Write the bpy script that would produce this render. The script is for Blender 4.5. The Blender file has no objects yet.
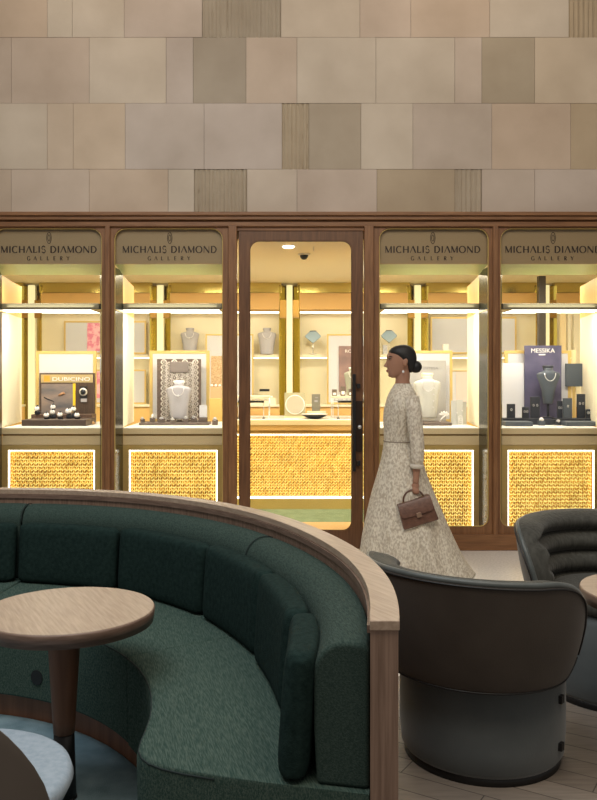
import bpy, bmesh, math, random
from mathutils import Vector, Matrix
C = bpy.context.scene.collection
SC = bpy.context.scene
PI = math.pi
random.seed(7)

# ---------------------------------------------------------------- camera
F, VX, VY, H = 825.0, 289.0, 375.0, 1.44
cam_d = bpy.data.cameras.new('camera'); cam = bpy.data.objects.new('camera', cam_d); C.objects.link(cam)
cam.location = (0, 0, H); cam.rotation_euler = (PI/2, 0, 0)
cam_d.sensor_fit = 'AUTO'; cam_d.sensor_width = 36; cam_d.lens = F/800*36
cam_d.shift_x = (298.5-VX)/800; cam_d.shift_y = (VY-400)/800
cam_d.clip_start = .05
SC.camera = cam

# ---------------------------------------------------------------- world, exposure, large lights
w = bpy.data.worlds.new('world'); SC.world = w; w.use_nodes = True
bg = w.node_tree.nodes['Background']; bg.inputs[0].default_value = (1.0, .93, .84, 1); bg.inputs[1].default_value = .25
SC.view_settings.view_transform = 'Standard'; SC.view_settings.look = 'None'
SC.view_settings.gamma = 1; SC.view_settings.exposure = 0; SC.view_settings.use_curve_mapping = False
try:
    SC.cycles.use_denoising = True; SC.cycles.max_bounces = 8; SC.cycles.transparent_max_bounces = 16
    SC.cycles.sample_clamp_indirect = 4; SC.cycles.blur_glossy = .5
except Exception: pass

def area(name, loc, rot, sx, sy, power, col):
    l = bpy.data.lights.new(name, 'AREA'); l.shape = 'RECTANGLE'; l.size = sx; l.size_y = sy
    l.energy = power; l.color = col
    o = bpy.data.objects.new(name, l); C.objects.link(o); o.location = loc; o.rotation_euler = rot
    return o
# atrium skylight over the lounge (cool), warm downlights washing the stone
area('skylight', (-1.6, 2.2, 5.5), (0, math.radians(-8), 0), 3.0, 3.0, 118, (.80, .91, 1))
area('facade_fill', (0, .6, 5.6), (math.radians(50), 0, 0), 5.0, 1.6, 132, (1, .85, .68))  # unseen fill lamp, added high on the camera side to brighten the facade
area('lounge_light', (2.2, 2.4, 5.2), (0, math.radians(12), 0), 2.0, 2.0, 45, (1, .88, .74))
for sx_, pw in ((-1.35, 9), (1.5, 9)):
    area('wall_washer', (sx_, 5.7, 5.6), (math.radians(38), 0, 0), .5, .3, pw, (1, .8, .6))

# ---------------------------------------------------------------- helpers
def X(px, Y): return (px-VX)*Y/F
def Z(py, Y): return H-(py-VY)*Y/F
def P(px, py, Y): return Vector((X(px, Y), Y, Z(py, Y)))

MATS = {}
def mat(name, col, rough=.5, metal=0, emit=None, es=0, spec=.5, noise=0, nscale=20, bump=0, bscale=80, stretch=(1,1,1), col2=None, sheen=0, rot=(0,0,0), coord='Object', detail=4, contrast=(.3,.7)):
    if name in MATS: return MATS[name]
    m = bpy.data.materials.new(name); m.use_nodes = True; MATS[name] = m
    nt = m.node_tree; b = nt.nodes['Principled BSDF']
    b.inputs['Base Color'].default_value = (*col, 1); b.inputs['Roughness'].default_value = rough
    b.inputs['Metallic'].default_value = metal; b.inputs['Specular IOR Level'].default_value = spec
    if sheen:
        b.inputs['Sheen Weight'].default_value = sheen; b.inputs['Sheen Roughness'].default_value = .5
    if emit:
        b.inputs['Emission Color'].default_value = (*emit, 1); b.inputs['Emission Strength'].default_value = es
    if col2 or bump:
        tc = nt.nodes.new('ShaderNodeTexCoord'); mp = nt.nodes.new('ShaderNodeMapping')
        if any(rot):
            mp.vector_type = 'TEXTURE'; mp.inputs['Scale'].default_value = [1/q for q in stretch]
        else: mp.inputs['Scale'].default_value = stretch
        mp.inputs['Rotation'].default_value = rot
        nt.links.new(tc.outputs[coord], mp.inputs[0])
    if col2:
        n = nt.nodes.new('ShaderNodeTexNoise'); n.inputs['Scale'].default_value = nscale; n.inputs['Detail'].default_value = detail
        nt.links.new(mp.outputs[0], n.inputs['Vector'])
        r = nt.nodes.new('ShaderNodeValToRGB')
        r.color_ramp.elements[0].position = contrast[0]; r.color_ramp.elements[1].position = contrast[1]
        r.color_ramp.elements[0].color = (*col, 1); r.color_ramp.elements[1].color = (*col2, 1)
        nt.links.new(n.outputs['Fac'], r.inputs[0]); nt.links.new(r.outputs[0], b.inputs['Base Color'])
    if bump:
        n2 = nt.nodes.new('ShaderNodeTexNoise'); n2.inputs['Scale'].default_value = bscale; n2.inputs['Detail'].default_value = 3
        nt.links.new(mp.outputs[0], n2.inputs['Vector'])
        bp = nt.nodes.new('ShaderNodeBump'); bp.inputs['Strength'].default_value = bump; bp.inputs['Distance'].default_value = .004
        nt.links.new(n2.outputs['Fac'], bp.inputs['Height']); nt.links.new(bp.outputs[0], b.inputs['Normal'])
    return m
def glass(name, tint=(1,1,1), refl=.06):
    m = bpy.data.materials.new(name); m.use_nodes = True; nt = m.node_tree; nt.nodes.clear()
    o = nt.nodes.new('ShaderNodeOutputMaterial'); t = nt.nodes.new('ShaderNodeBsdfTransparent'); g = nt.nodes.new('ShaderNodeBsdfGlossy')
    t.inputs[0].default_value = (*tint, 1); g.inputs['Roughness'].default_value = .02
    fr = nt.nodes.new('ShaderNodeFresnel'); fr.inputs[0].default_value = 1.35
    mx = nt.nodes.new('ShaderNodeMixShader')
    nt.links.new(fr.outputs[0], mx.inputs[0]); nt.links.new(t.outputs[0], mx.inputs[1]); nt.links.new(g.outputs[0], mx.inputs[2])
    nt.links.new(mx.outputs[0], o.inputs[0]); MATS[name] = m
    return m

M = {}
M['wood'] = mat('facade_wood', (.165,.070,.026), .42, col2=(.29,.138,.056), nscale=6, stretch=(9,9,.7), contrast=(.3,.75), bump=.12, bscale=20)
M['woodh'] = mat('facade_wood_horizontal', (.165,.070,.026), .42, col2=(.29,.138,.056), nscale=6, stretch=(.7,9,9), contrast=(.3,.75), bump=.12, bscale=20)
M['wooddark'] = mat('door_wood', (.105,.045,.019), .4, col2=(.185,.084,.036), nscale=6, stretch=(9,9,.7))
M['oak'] = mat('pale_oak', (.30,.215,.155), .42, col2=(.47,.36,.275), nscale=7, stretch=(1.2,14,14), rot=(0,0,math.radians(118)), contrast=(.25,.8), bump=.15, bscale=12)
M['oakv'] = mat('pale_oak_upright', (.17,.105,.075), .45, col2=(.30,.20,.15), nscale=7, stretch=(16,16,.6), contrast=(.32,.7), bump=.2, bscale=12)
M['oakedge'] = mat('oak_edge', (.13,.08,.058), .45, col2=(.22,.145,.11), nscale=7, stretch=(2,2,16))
M['kick'] = mat('plinth_wood', (.13,.055,.03), .5, col2=(.22,.10,.055), nscale=5, stretch=(6,6,.5))
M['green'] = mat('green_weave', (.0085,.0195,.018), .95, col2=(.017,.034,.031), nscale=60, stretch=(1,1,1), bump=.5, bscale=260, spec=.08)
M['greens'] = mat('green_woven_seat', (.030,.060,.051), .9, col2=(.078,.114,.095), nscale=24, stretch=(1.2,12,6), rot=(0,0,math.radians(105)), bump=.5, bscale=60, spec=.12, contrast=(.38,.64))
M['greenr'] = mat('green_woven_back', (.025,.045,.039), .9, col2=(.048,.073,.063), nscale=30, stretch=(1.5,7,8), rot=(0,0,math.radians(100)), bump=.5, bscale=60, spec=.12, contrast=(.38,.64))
M['pipe'] = mat('green_piping', (.006,.016,.016), .8)
M['taupe'] = mat('taupe_leather', (.036,.026,.019), .6, col2=(.052,.040,.030), nscale=5, bump=.1, bscale=200, sheen=.15)
M['velvet'] = mat('grey_green_velvet', (.036,.036,.030), .7, col2=(.066,.065,.056), nscale=12, stretch=(5,5,.9), bump=1.0, bscale=16, sheen=.15, spec=.25)
M['rim'] = mat('blue_grey_rim', (.060,.070,.068), .42, col2=(.09,.102,.10), nscale=12, bump=.2, bscale=60, sheen=.15)
M['bluegrey'] = mat('blue_grey_velvet', (.062,.076,.082), .75, col2=(.092,.108,.114), nscale=5, bump=.1, bscale=90, sheen=.3)
M['black'] = mat('black_metal', (.006,.006,.007), .45)
M['carpet'] = mat('blue_carpet', (.10,.17,.20), .95, col2=(.20,.29,.33), nscale=9, bump=.6, bscale=300)
M['pale_blue'] = mat('pale_blue_weave', (.28,.35,.42), .9, col2=(.36,.43,.50), nscale=60, bump=.3, bscale=300)
M['gold'] = mat('satin_gold', (.66,.48,.17), .4, .3)
M['goldm'] = mat('gold_mirror', (.60,.50,.17), .18, 1)
M['golddark'] = mat('dark_gold', (.34,.20,.055), .4, .4)
M['champ'] = mat('champagne_lacquer', (.82,.67,.40), .4)
M['orange'] = mat('amber_panel', (.74,.46,.16), .5)
M['cream'] = mat('cream_panel', (.82,.75,.55), .6)
M['creamw'] = mat('cream_side_panel', (.78,.72,.55), .6)
M['ceil'] = mat('shop_ceiling_paint', (.90,.78,.56), .7)
M['white'] = mat('white_satin', (.82,.81,.80), .45)
M['counter'] = mat('white_countertop', (.85,.82,.77), .3)
M['soffit'] = mat('pale_green_soffit', (.42,.45,.20), .35)
M['sign'] = mat('sign_panel', (.37,.265,.13), .5)
M['letter'] = mat('brown_lettering', (.045,.024,.012), .4, .3)
M['bar'] = mat('olive_grey_bar', (.075,.065,.042), .6)
M['bronze'] = mat('bronze_mirror', (.035,.033,.013), .22, .7)
M['silver'] = mat('silver_grey_velvet', (.40,.39,.42), .6)
M['greyposter'] = mat('grey_poster', (.36,.355,.35), .6)
M['paleposter'] = mat('white_poster', (.60,.61,.66), .6)
M['steel'] = mat('steel', (.8,.8,.8), .3, .8)
M['pink'] = mat('pink_print', (.72,.22,.34), .6, col2=(.85,.48,.55), nscale=14, contrast=(.45,.55))
M['brown'] = mat('brown_tray', (.05,.03,.022), .5)
M['taupebox'] = mat('taupe_box', (.13,.10,.085), .6)
M['navy'] = mat('navy_card', (.045,.045,.10), .55, col2=(.10,.09,.17), nscale=6)
M['navyblack'] = mat('black_navy_velvet', (.014,.018,.028), .6)
M['slate'] = mat('slate_velvet', (.06,.075,.095), .55)
M['skin'] = mat('skin', (.36,.19,.125), .55, spec=.3)
M['hair'] = mat('black_hair', (.006,.005,.005), .55, bump=.4, bscale=30, stretch=(1,6,6))
M['lip'] = mat('lip', (.26,.08,.07), .5)
M['lace'] = mat('ivory_lace', (.56,.48,.375), .85, col2=(.92,.86,.73), nscale=62, stretch=(1.3,1,.8), contrast=(.38,.60), bump=.9, bscale=60, detail=4)
def translucent(m, w):
    nt = m.node_tree; b = nt.nodes['Principled BSDF']; t = nt.nodes.new('ShaderNodeBsdfTranslucent'); mx = nt.nodes.new('ShaderNodeMixShader'); mx.inputs[0].default_value = w
    out = nt.nodes['Material Output']; t.inputs[0].default_value = (.75,.68,.54,1)
    nt.links.new(b.outputs[0], mx.inputs[1]); nt.links.new(t.outputs[0], mx.inputs[2]); nt.links.new(mx.outputs[0], out.inputs[0])
translucent(M['lace'], .22)
M['bag'] = mat('brown_croc_leather', (.10,.045,.028), .4, col2=(.16,.075,.05), nscale=40, bump=.4, bscale=90)
M['tile'] = mat('pale_terrazzo', (.64,.61,.56), .3, col2=(.78,.74,.69), nscale=60, contrast=(.4,.6))
M['glass'] = glass('clear_glass')
M['mirror'] = mat('mirror', (.9,.9,.88), .03, 1)
M['shopcarpet'] = mat('sage_carpet', (.13,.18,.09), .9, col2=(.19,.25,.14), nscale=8)
M['woodfloor_in'] = mat('amber_wood_floor', (.55,.34,.14), .4)
M['tan'] = mat('tan_stone', (.5,.3,.14), .6)
def led(name, col, s): return mat(name, (.35,.33,.25), .5, emit=col, es=s)
M['led'] = led('warm_led', (1,.90,.66), 5.0)
M['ledw'] = led('white_led', (1,.95,.82), 5.0)
M['ledsoft'] = led('led_column', (1,.87,.42), .86)
M['ledback'] = led('mesh_backlight', (1,.80,.22), 1.75)

def mesh_from(bm, name, m, parent=None, smooth=False, bevel=0, segs=2, subsurf=0):
    me = bpy.data.meshes.new(name); bmesh.ops.recalc_face_normals(bm, faces=bm.faces); bm.to_mesh(me); bm.free()
    for mm in (m if isinstance(m, (list, tuple)) else [m]): me.materials.append(mm)
    o = bpy.data.objects.new(name, me); C.objects.link(o)
    if parent: o.parent = parent
    if smooth:
        for p in me.polygons: p.use_smooth = True
    if bevel:
        md = o.modifiers.new('b', 'BEVEL'); md.width = bevel; md.segments = segs; md.limit_method = 'ANGLE'; md.angle_limit = math.radians(40)
        if smooth is False and segs > 1:
            for p in me.polygons: p.use_smooth = True
            md.harden_normals = True
    if subsurf:
        md = o.modifiers.new('s', 'SUBSURF'); md.levels = md.render_levels = subsurf
    return o
def tag(o, label, cat, group=None, kind=None):
    if label: o['label'] = label
    if cat: o['category'] = cat
    if group: o['group'] = group
    if kind: o['kind'] = kind
    return o
def struct(o): o['kind'] = 'structure'; return o
def empty(name, loc=(0,0,0), rz=0):
    o = bpy.data.objects.new(name, None); C.objects.link(o); o.location = loc; o.rotation_euler = (0,0,rz); o.empty_display_size = .1
    return o
def box(bm, a, b, mi=0):
    x0,y0,z0 = a; x1,y1,z1 = b
    v = [bm.verts.new(p) for p in ((x0,y0,z0),(x1,y0,z0),(x1,y1,z0),(x0,y1,z0),(x0,y0,z1),(x1,y0,z1),(x1,y1,z1),(x0,y1,z1))]
    for f in ((0,3,2,1),(4,5,6,7),(0,1,5,4),(1,2,6,5),(2,3,7,6),(3,0,4,7)):
        fc = bm.faces.new([v[i] for i in f]); fc.material_index = mi
    return v
def B(name, a, b, m, parent=None, bevel=0, segs=2):
    """box with corners a, b in world; if the parent has a location the mesh is made relative to it"""
    bm = bmesh.new()
    off = Vector(parent.location) if parent else Vector((0,0,0))
    g = parent.parent if parent else None
    while g is not None: off += Vector(g.location); g = g.parent
    a = Vector(a)-off; b = Vector(b)-off
    a2 = [min(a[i], b[i]) for i in range(3)]; b2 = [max(a[i], b[i]) for i in range(3)]
    box(bm, a2, b2)
    return mesh_from(bm, name, m, parent, bevel=bevel, segs=segs)
def PB(name, px0, py0, px1, py1, Y, depth, m, parent=None, bevel=0):
    """box whose front face covers the given picture rectangle at distance Y"""
    return B(name, (X(px0,Y), Y, Z(py1,Y)), (X(px1,Y), Y+depth, Z(py0,Y)), m, parent, bevel)
def lathe(bm, prof, n=40, c=(0,0), sx=1, sy=1, mi=0):
    rings = []
    for r, z in prof:
        if r < 1e-5: rings.append([bm.verts.new((c[0], c[1], z))])
        else: rings.append([bm.verts.new((c[0]+r*sx*math.cos(2*PI*k/n), c[1]+r*sy*math.sin(2*PI*k/n), z)) for k in range(n)])
    for a, b in zip(rings, rings[1:]):
        if len(a) == 1 and len(b) == 1: continue
        for k in range(n):
            k2 = (k+1) % n
            if len(a) == 1: f = bm.faces.new((a[0], b[k], b[k2]))
            elif len(b) == 1: f = bm.faces.new((a[k], a[k2], b[0]))
            else: f = bm.faces.new((a[k], a[k2], b[k2], b[k]))
            f.material_index = mi
    for rg, fl in ((rings[0], 1), (rings[-1], 0)):
        if len(rg) > 1: bm.faces.new(rg).material_index = mi
def LT(name, prof, m, parent=None, n=40, smooth=True, sx=1, sy=1, c=(0,0)):
    bm = bmesh.new(); lathe(bm, prof, n, c, sx, sy)
    o = mesh_from(bm, name, m, parent, smooth=smooth)
    return o
def loft(bm, rings, cap=True, closed=True, mi=0):
    vr = [[bm.verts.new(p) for p in r] for r in rings]
    n = len(vr[0])
    for a, b in zip(vr, vr[1:]):
        for k in range(n if closed else n-1):
            k2 = (k+1) % n
            bm.faces.new((a[k], a[k2], b[k2], b[k])).material_index = mi
    if cap:
        bm.faces.new(vr[0]).material_index = mi; bm.faces.new(vr[-1]).material_index = mi
def tube(bm, pts, rad, n=8, mi=0):
    pts = [Vector(p) for p in pts]; rings = []
    rads = rad if isinstance(rad, (list, tuple)) else [rad]*len(pts)
    up = None
    for i, p in enumerate(pts):
        t = (pts[min(i+1, len(pts)-1)]-pts[max(i-1, 0)]).normalized()
        if up is None:
            up = Vector((0,0,1)) if abs(t.z) < .9 else Vector((1,0,0))
        s = t.cross(up).normalized(); u = s.cross(t).normalized(); up = u
        rings.append([p+rads[i]*(math.cos(2*PI*k/n)*s+math.sin(2*PI*k/n)*u) for k in range(n)])
    loft(bm, rings, mi=mi)
def TB(name, pts, rad, m, parent=None, n=8):
    bm = bmesh.new(); tube(bm, pts, rad, n); return mesh_from(bm, name, m, parent, smooth=True)
def lerp_tab(tab, x):
    if x <= tab[0][0]: return tab[0][1]
    for (x0, y0), (x1, y1) in zip(tab, tab[1:]):
        if x <= x1:
            t = (x-x0)/(x1-x0); return y0+(y1-y0)*t
    return tab[-1][1]
def cr(tab, x):  # smooth (catmull) table lookup
    n = len(tab)
    if x <= tab[0][0]: return tab[0][1]
    if x >= tab[-1][0]: return tab[-1][1]
    for i in range(n-1):
        if tab[i][0] <= x <= tab[i+1][0]:
            x0, y0 = tab[i]; x1, y1 = tab[i+1]; h = x1-x0
            m0 = (y1-tab[i-1][1])/(x1-tab[i-1][0]) if i > 0 else (y1-y0)/h
            m1 = (tab[i+2][1]-y0)/(tab[i+2][0]-x0) if i < n-2 else (y1-y0)/h
            t = (x-x0)/h
            return (2*t**3-3*t**2+1)*y0+(t**3-2*t**2+t)*h*m0+(-2*t**3+3*t**2)*y1+(t**3-t**2)*h*m1

def rrect(x0, z0, x1, z1, r, n=8, rt=None):
    """counter-clockwise outline in x/z with the outer corner each point belongs to"""
    rt = r if rt is None else rt
    pts = []
    for cx, cz, a0, ox, oz, rr in ((x1-rt, z1-rt, 0, 1, 1, rt), (x0+rt, z1-rt, 90, 0, 1, rt), (x0+r, z0+r, 180, 0, 0, r), (x1-r, z0+r, 270, 1, 0, r)):
        for k in range(n+1):
            a = math.radians(a0+90*k/n); pts.append((cx+rr*math.cos(a), cz+rr*math.sin(a), ox, oz, k))
    return pts
def frame_plate(name, out, inn, r, Y0, Y1, m, parent=None, rt=None, n=8):
    """wooden plate with a rounded opening: outer rect, inner rounded rect, real thickness"""
    pts = rrect(*inn, r, n, rt); bm = bmesh.new()
    ox = (out[0], out[2]); oz = (out[1], out[3])
    o = []
    for (x, z, i, j, k) in pts:
        t = k/n
        # walk round the outer corner
        o.append((ox[i], oz[j]))
    N = len(pts)
    fi = [bm.verts.new((p[0], Y0, p[1])) for p in pts]; bi = [bm.verts.new((p[0], Y1, p[1])) for p in pts]
    cf = {}; cb = {}
    for c in set(o): cf[c] = bm.verts.new((c[0], Y0, c[1])); cb[c] = bm.verts.new((c[0], Y1, c[1]))
    for k in range(N):
        k2 = (k+1) % N
        for vi, cc, in ((fi, cf), (bi, cb)):
            if o[k] == o[k2]: bm.faces.new((vi[k], vi[k2], cc[o[k]]))
            else: bm.faces.new((vi[k], vi[k2], cc[o[k2]], cc[o[k]]))
        bm.faces.new((fi[k], fi[k2], bi[k2], bi[k]))
        if o[k] != o[k2]: bm.faces.new((cf[o[k]], cf[o[k2]], cb[o[k2]], cb[o[k]]))
    return mesh_from(bm, name, m, parent)
def bead(name, inn, r, Y, rad, m, parent=None, rt=None):
    pts = [(p[0], Y, p[1]) for p in rrect(*inn, r, 6, rt)]; pts.append(pts[0]); pts.append(pts[1])
    return TB(name, pts, rad, m, parent, 6)

# ---------------------------------------------------------------- lettering (high contrast display capitals)
T, t_ = .20, .085
GL = {
 'M': (1.05, [('l',.1,0,.1,1,t_),('l',.1,1,.5,.05,T),('l',.5,.05,.9,1,t_),('l',.9,0,.9,1,T)]),
 'I': (.34, [('l',.17,0,.17,1,T)]),
 'C': (.9, [('a',.5,.5,.40,.5,45,315,T,t_)]),
 'H': (.95, [('l',.15,0,.15,1,T),('l',.8,0,.8,1,T),('l',.15,.5,.8,.5,t_)]),
 'A': (.92, [('l',.06,0,.46,1,t_),('l',.46,1,.86,0,T)]),
 'L': (.68, [('l',.15,0,.15,1,T),('l',.15,.04,.62,.04,t_),('l',.62,.04,.62,.2,t_)]),
 'S': (.7, [('a',.36,.75,.24,.25,20,250,t_,T),('a',.36,.26,.26,.26,-160,75,t_,T)]),
 'D': (.95, [('l',.15,0,.15,1,T),('a',.3,.5,.52,.5,-90,90,T,t_),('l',.15,.97,.3,.97,t_),('l',.15,.03,.3,.03,t_)]),
 'O': (1.05, [('a',.52,.5,.44,.5,0,360,T,t_)]),
 'N': (1.0, [('l',.12,0,.12,1,t_),('l',.12,1,.86,0,T),('l',.86,0,.86,1,t_)]),
 'G': (.95, [('a',.5,.5,.40,.5,45,330,T,t_),('l',.85,.0,.85,.42,T)]),
 'E': (.68, [('l',.15,0,.15,1,T),('l',.15,.97,.62,.97,t_),('l',.15,.5,.5,.5,t_),('l',.15,.03,.62,.03,t_)]),
 'R': (.8, [('l',.15,0,.15,1,T),('a',.25,.75,.38,.25,-90,90,T,t_),('l',.3,.5,.72,0,T)]),
 'Y': (.85, [('l',.42,0,.42,.5,T),('l',.42,.5,.05,1,T),('l',.42,.5,.8,1,t_)]),
 ' ': (.42, []),
}
def write(s, x0, x1, z0, hgt, Y, m, parent, th=.003, sp=.10):
    tot = sum(GL[c][0]+sp for c in s)-sp
    sx = (x1-x0)/tot; x = x0
    for c in s:
        wd, st = GL[c]; bm = bmesh.new()
        for e in st:
            if e[0] == 'l': _, ax, az, bx, bz, tw = e; pts = [(ax,az,tw),(bx,bz,tw)]
            else:
                _, cx, cz, rx, rz, a0, a1, wmax, wmin = e
                pts = []
                for k in range(17):
                    a = math.radians(a0+(a1-a0)*k/16); f = abs(math.cos(a))
                    pts.append((cx+rx*math.cos(a), cz+rz*math.sin(a), wmin+(wmax-wmin)*f))
            L, R = [], []
            for i, (px, pz, tw) in enumerate(pts):
                q0 = pts[max(i-1,0)]; q1 = pts[min(i+1,len(pts)-1)]
                dx, dz = q1[0]-q0[0], q1[1]-q0[1]; l = math.hypot(dx, dz) or 1
                nx, nz = -dz/l, dx/l
                L.append((x+(px+nx*tw/2)*sx, z0+(pz+nz*tw/2)*hgt)); R.append((x+(px-nx*tw/2)*sx, z0+(pz-nz*tw/2)*hgt))
            rings = [[(l[0],Y,l[1]),(r[0],Y,r[1]),(r[0],Y-th,r[1]),(l[0],Y-th,l[1])] for l, r in zip(L, R)]
            loft(bm, rings)
        if c != ' ': mesh_from(bm, 'letter', m, parent)
        x += (wd+sp)*sx
def text_obj(s, name, size, loc, m, parent, width=None):
    cu = bpy.data.curves.new(name, 'FONT'); cu.body = s; cu.size = size; cu.align_x = 'CENTER'; cu.extrude = .0008
    o = bpy.data.objects.new(name, cu); C.objects.link(o); cu.materials.append(m)
    o.rotation_euler = (PI/2, 0, 0); o.location = loc; o.parent = parent
    bpy.context.view_layer.update()
    if width: o.scale = (width/max(o.dimensions.x, 1e-4), 1, 1)
    me = bpy.data.meshes.new_from_object(o.evaluated_get(bpy.context.evaluated_depsgraph_get()))
    n = bpy.data.objects.new(name, me); C.objects.link(n); n.rotation_euler = o.rotation_euler; n.location = loc; n.parent = parent; n.scale = o.scale
    bpy.data.objects.remove(o)
    return n

# ================================================================ STRUCTURE
FY = 6.79
# floors
def plank_floor():
    m = bpy.data.materials.new('herringbone_planks'); m.use_nodes = True; nt = m.node_tree; b = nt.nodes['Principled BSDF']
    b.inputs['Roughness'].default_value = .5
    tc = nt.nodes.new('ShaderNodeTexCoord'); mp = nt.nodes.new('ShaderNodeMapping'); mp.inputs['Rotation'].default_value = (0,0,math.radians(32))
    br = nt.nodes.new('ShaderNodeTexBrick'); br.inputs['Scale'].default_value = 1
    br.inputs['Brick Width'].default_value = .62; br.inputs['Row Height'].default_value = .11; br.inputs['Mortar Size'].default_value = .0022
    br.inputs['Color1'].default_value = (.25,.21,.175,1); br.inputs['Color2'].default_value = (.34,.29,.245,1); br.inputs['Mortar'].default_value = (.06,.05,.04,1)
    n = nt.nodes.new('ShaderNodeTexNoise'); n.inputs['Scale'].default_value = 7; mp2 = nt.nodes.new('ShaderNodeMapping'); mp2.inputs['Rotation'].default_value = (0,0,math.radians(32)); mp2.inputs['Scale'].default_value = (1,9,1)
    mx = nt.nodes.new('ShaderNodeMixRGB'); mx.blend_type = 'MULTIPLY'; mx.inputs[0].default_value = .5
    nt.links.new(tc.outputs['Object'], mp.inputs[0]); nt.links.new(mp.outputs[0], br.inputs[0]); nt.links.new(tc.outputs['Object'], mp2.inputs[0]); nt.links.new(mp2.outputs[0], n.inputs[0])
    nt.links.new(br.outputs[0], mx.inputs[1]); nt.links.new(n.outputs[0], mx.inputs[2]); nt.links.new(mx.outputs[0], b.inputs['Base Color'])
    return m
struct(B('floor', (-5, -1, -.05), (5, 3.95, 0), plank_floor()))
struct(B('floor_tiled', (-5, 3.95, -.05), (5, FY, 0), M['tile']))
struct(B('floor_shop_threshold', (-5, FY, -.05), (5, 8.08, 0), M['woodfloor_in']))
struct(B('floor_shop_carpet', (-5, 8.08, -.05), (5, 10.6, 0), M['shopcarpet']))
# carpet disc inside the booth
bm = bmesh.new(); lathe(bm, [(1.125, 0), (1.125, .006), (0, .006)], 64, c=(-1.5, 2.4))
tag(mesh_from(bm, 'round_carpet', M['carpet']), 'round blue grey carpet on the floor inside the curved green booth', 'carpet')

# stone wall: courses of slabs, one mesh
def stone_wall():
    rows = [(-80,-30),(-30,37),(37,103),(103,169),(169,212)]
    cuts = {
     1: [(-60,0),(47,0),(47,1),(72,0),(124,0),(202,0),(281,2),(360,0),(411,0),(490,0),(569,0),(600,2),(680,0)],
     2: [(-60,0),(11,0),(89,0),(166,0),(193,0),(246,1),(297,0),(376,0),(455,0),(482,0),(535,1),(600,0),(680,0)],
     3: [(-60,0),(47,0),(73,0),(125,0),(204,0),(282,0),(309,2),(361,1),(413,0),(492,0),(571,0),(640,1),(680,0)],
     4: [(-60,0),(11,0),(89,0),(168,0),(194,0),(247,2),(297,0),(377,0),(455,1),(482,2),(535,0),(610,0),(680,0)],
     0: [(-60,0),(30,0),(110,1),(190,0),(270,0),(330,1),(420,0),(500,0),(580,0),(680,0)]}
    Yw = FY+.02
    bm = bmesh.new(); col = bm.loops.layers.color.new('tone')
    rng = random.Random(3)
    for ri, (ya, yb) in enumerate(rows):
        cs = cuts[ri]; g = .0013
        for (xa, _), (xb, kind) in zip(cs, cs[1:]):
            if xb-xa < 2: continue
            x0, x1 = X(xa, FY)+g, X(xb, FY)-g; z0, z1 = Z(yb, FY)+g, Z(ya, FY)-g
            f0 = len(bm.faces)
            if kind == 2:
                n = max(6, int((x1-x0)/.012)); prev = None; k0 = rng.random()*9
                vs = []
                for i in range(n+1):
                    xx = x0+(x1-x0)*i/n
                    d = .006*math.sin(i*1.9+k0)+.004*rng.random()
                    vs.append([bm.verts.new((xx, Yw-.008+d*(.5+rng.random()*.5), z0+(z1-z0)*q/6)) for q in range(7)])
                for a, b in zip(vs, vs[1:]):
                    for q in range(6): bm.faces.new((a[q], b[q], b[q+1], a[q+1]))
            else:
                d = rng.uniform(0, .003)
                box(bm, (x0, Yw-.012-d, z0), (x1, Yw+.03, z1))
            t = {0: rng.uniform(.94, 1.03), 1: rng.uniform(.82, .89), 2: rng.uniform(.82,.90)}[kind]
            wv = rng.uniform(-.012, .03)
            bm.faces.ensure_lookup_table()
            for f in bm.faces[f0:]:
                f.material_index = 1 if kind == 2 else 0
                for l in f.loops: l[col] = (t*(1+wv), t*.985, t*(1-wv*1.6)*(.95 if kind else 1), 1)
    f0 = len(bm.faces); box(bm, (-5, Yw, Z(212, FY)-.05), (5, Yw+.2, 5.2))
    bm.faces.ensure_lookup_table()
    for f in bm.faces[f0:]:
        for l in f.loops: l[col] = (.6,.57,.53,1)
    mats = []
    for nm, bs in (('limestone', .25), ('split_limestone', 1.2)):
        m = bpy.data.materials.new(nm); m.use_nodes = True; nt = m.node_tree; b = nt.nodes['Principled BSDF']; b.inputs['Roughness'].default_value = .75
        tc = nt.nodes.new('ShaderNodeTexCoord')
        n = nt.nodes.new('ShaderNodeTexNoise'); n.inputs['Scale'].default_value = 2.3; n.inputs['Detail'].default_value = 6
        r = nt.nodes.new('ShaderNodeValToRGB'); r.color_ramp.elements[0].position = .3; r.color_ramp.elements[1].position = .72
        r.color_ramp.elements[0].color = (.47,.395,.31,1); r.color_ramp.elements[1].color = (.585,.505,.41,1)
        at = nt.nodes.new('ShaderNodeVertexColor'); at.layer_name = 'tone'
        mx = nt.nodes.new('ShaderNodeMixRGB'); mx.blend_type = 'MULTIPLY'; mx.inputs[0].default_value = 1
        nt.links.new(tc.outputs['Object'], n.inputs[0]); nt.links.new(n.outputs[0], r.inputs[0]); nt.links.new(r.outputs[0], mx.inputs[1]); nt.links.new(at.outputs[0], mx.inputs[2]); nt.links.new(mx.outputs[0], b.inputs['Base Color'])
        n2 = nt.nodes.new('ShaderNodeTexNoise'); n2.inputs['Scale'].default_value = 40; n2.inputs['Detail'].default_value = 6
        bp = nt.nodes.new('ShaderNodeBump'); bp.inputs['Strength'].default_value = bs; bp.inputs['Distance'].default_value = .003
        nt.links.new(tc.outputs['Object'], n2.inputs[0]); nt.links.new(n2.outputs[0], bp.inputs['Height']); nt.links.new(bp.outputs[0], b.inputs['Normal'])
        mats.append(m)
    return struct(mesh_from(bm, 'wall_back', mats))
stone_wall()

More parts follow.
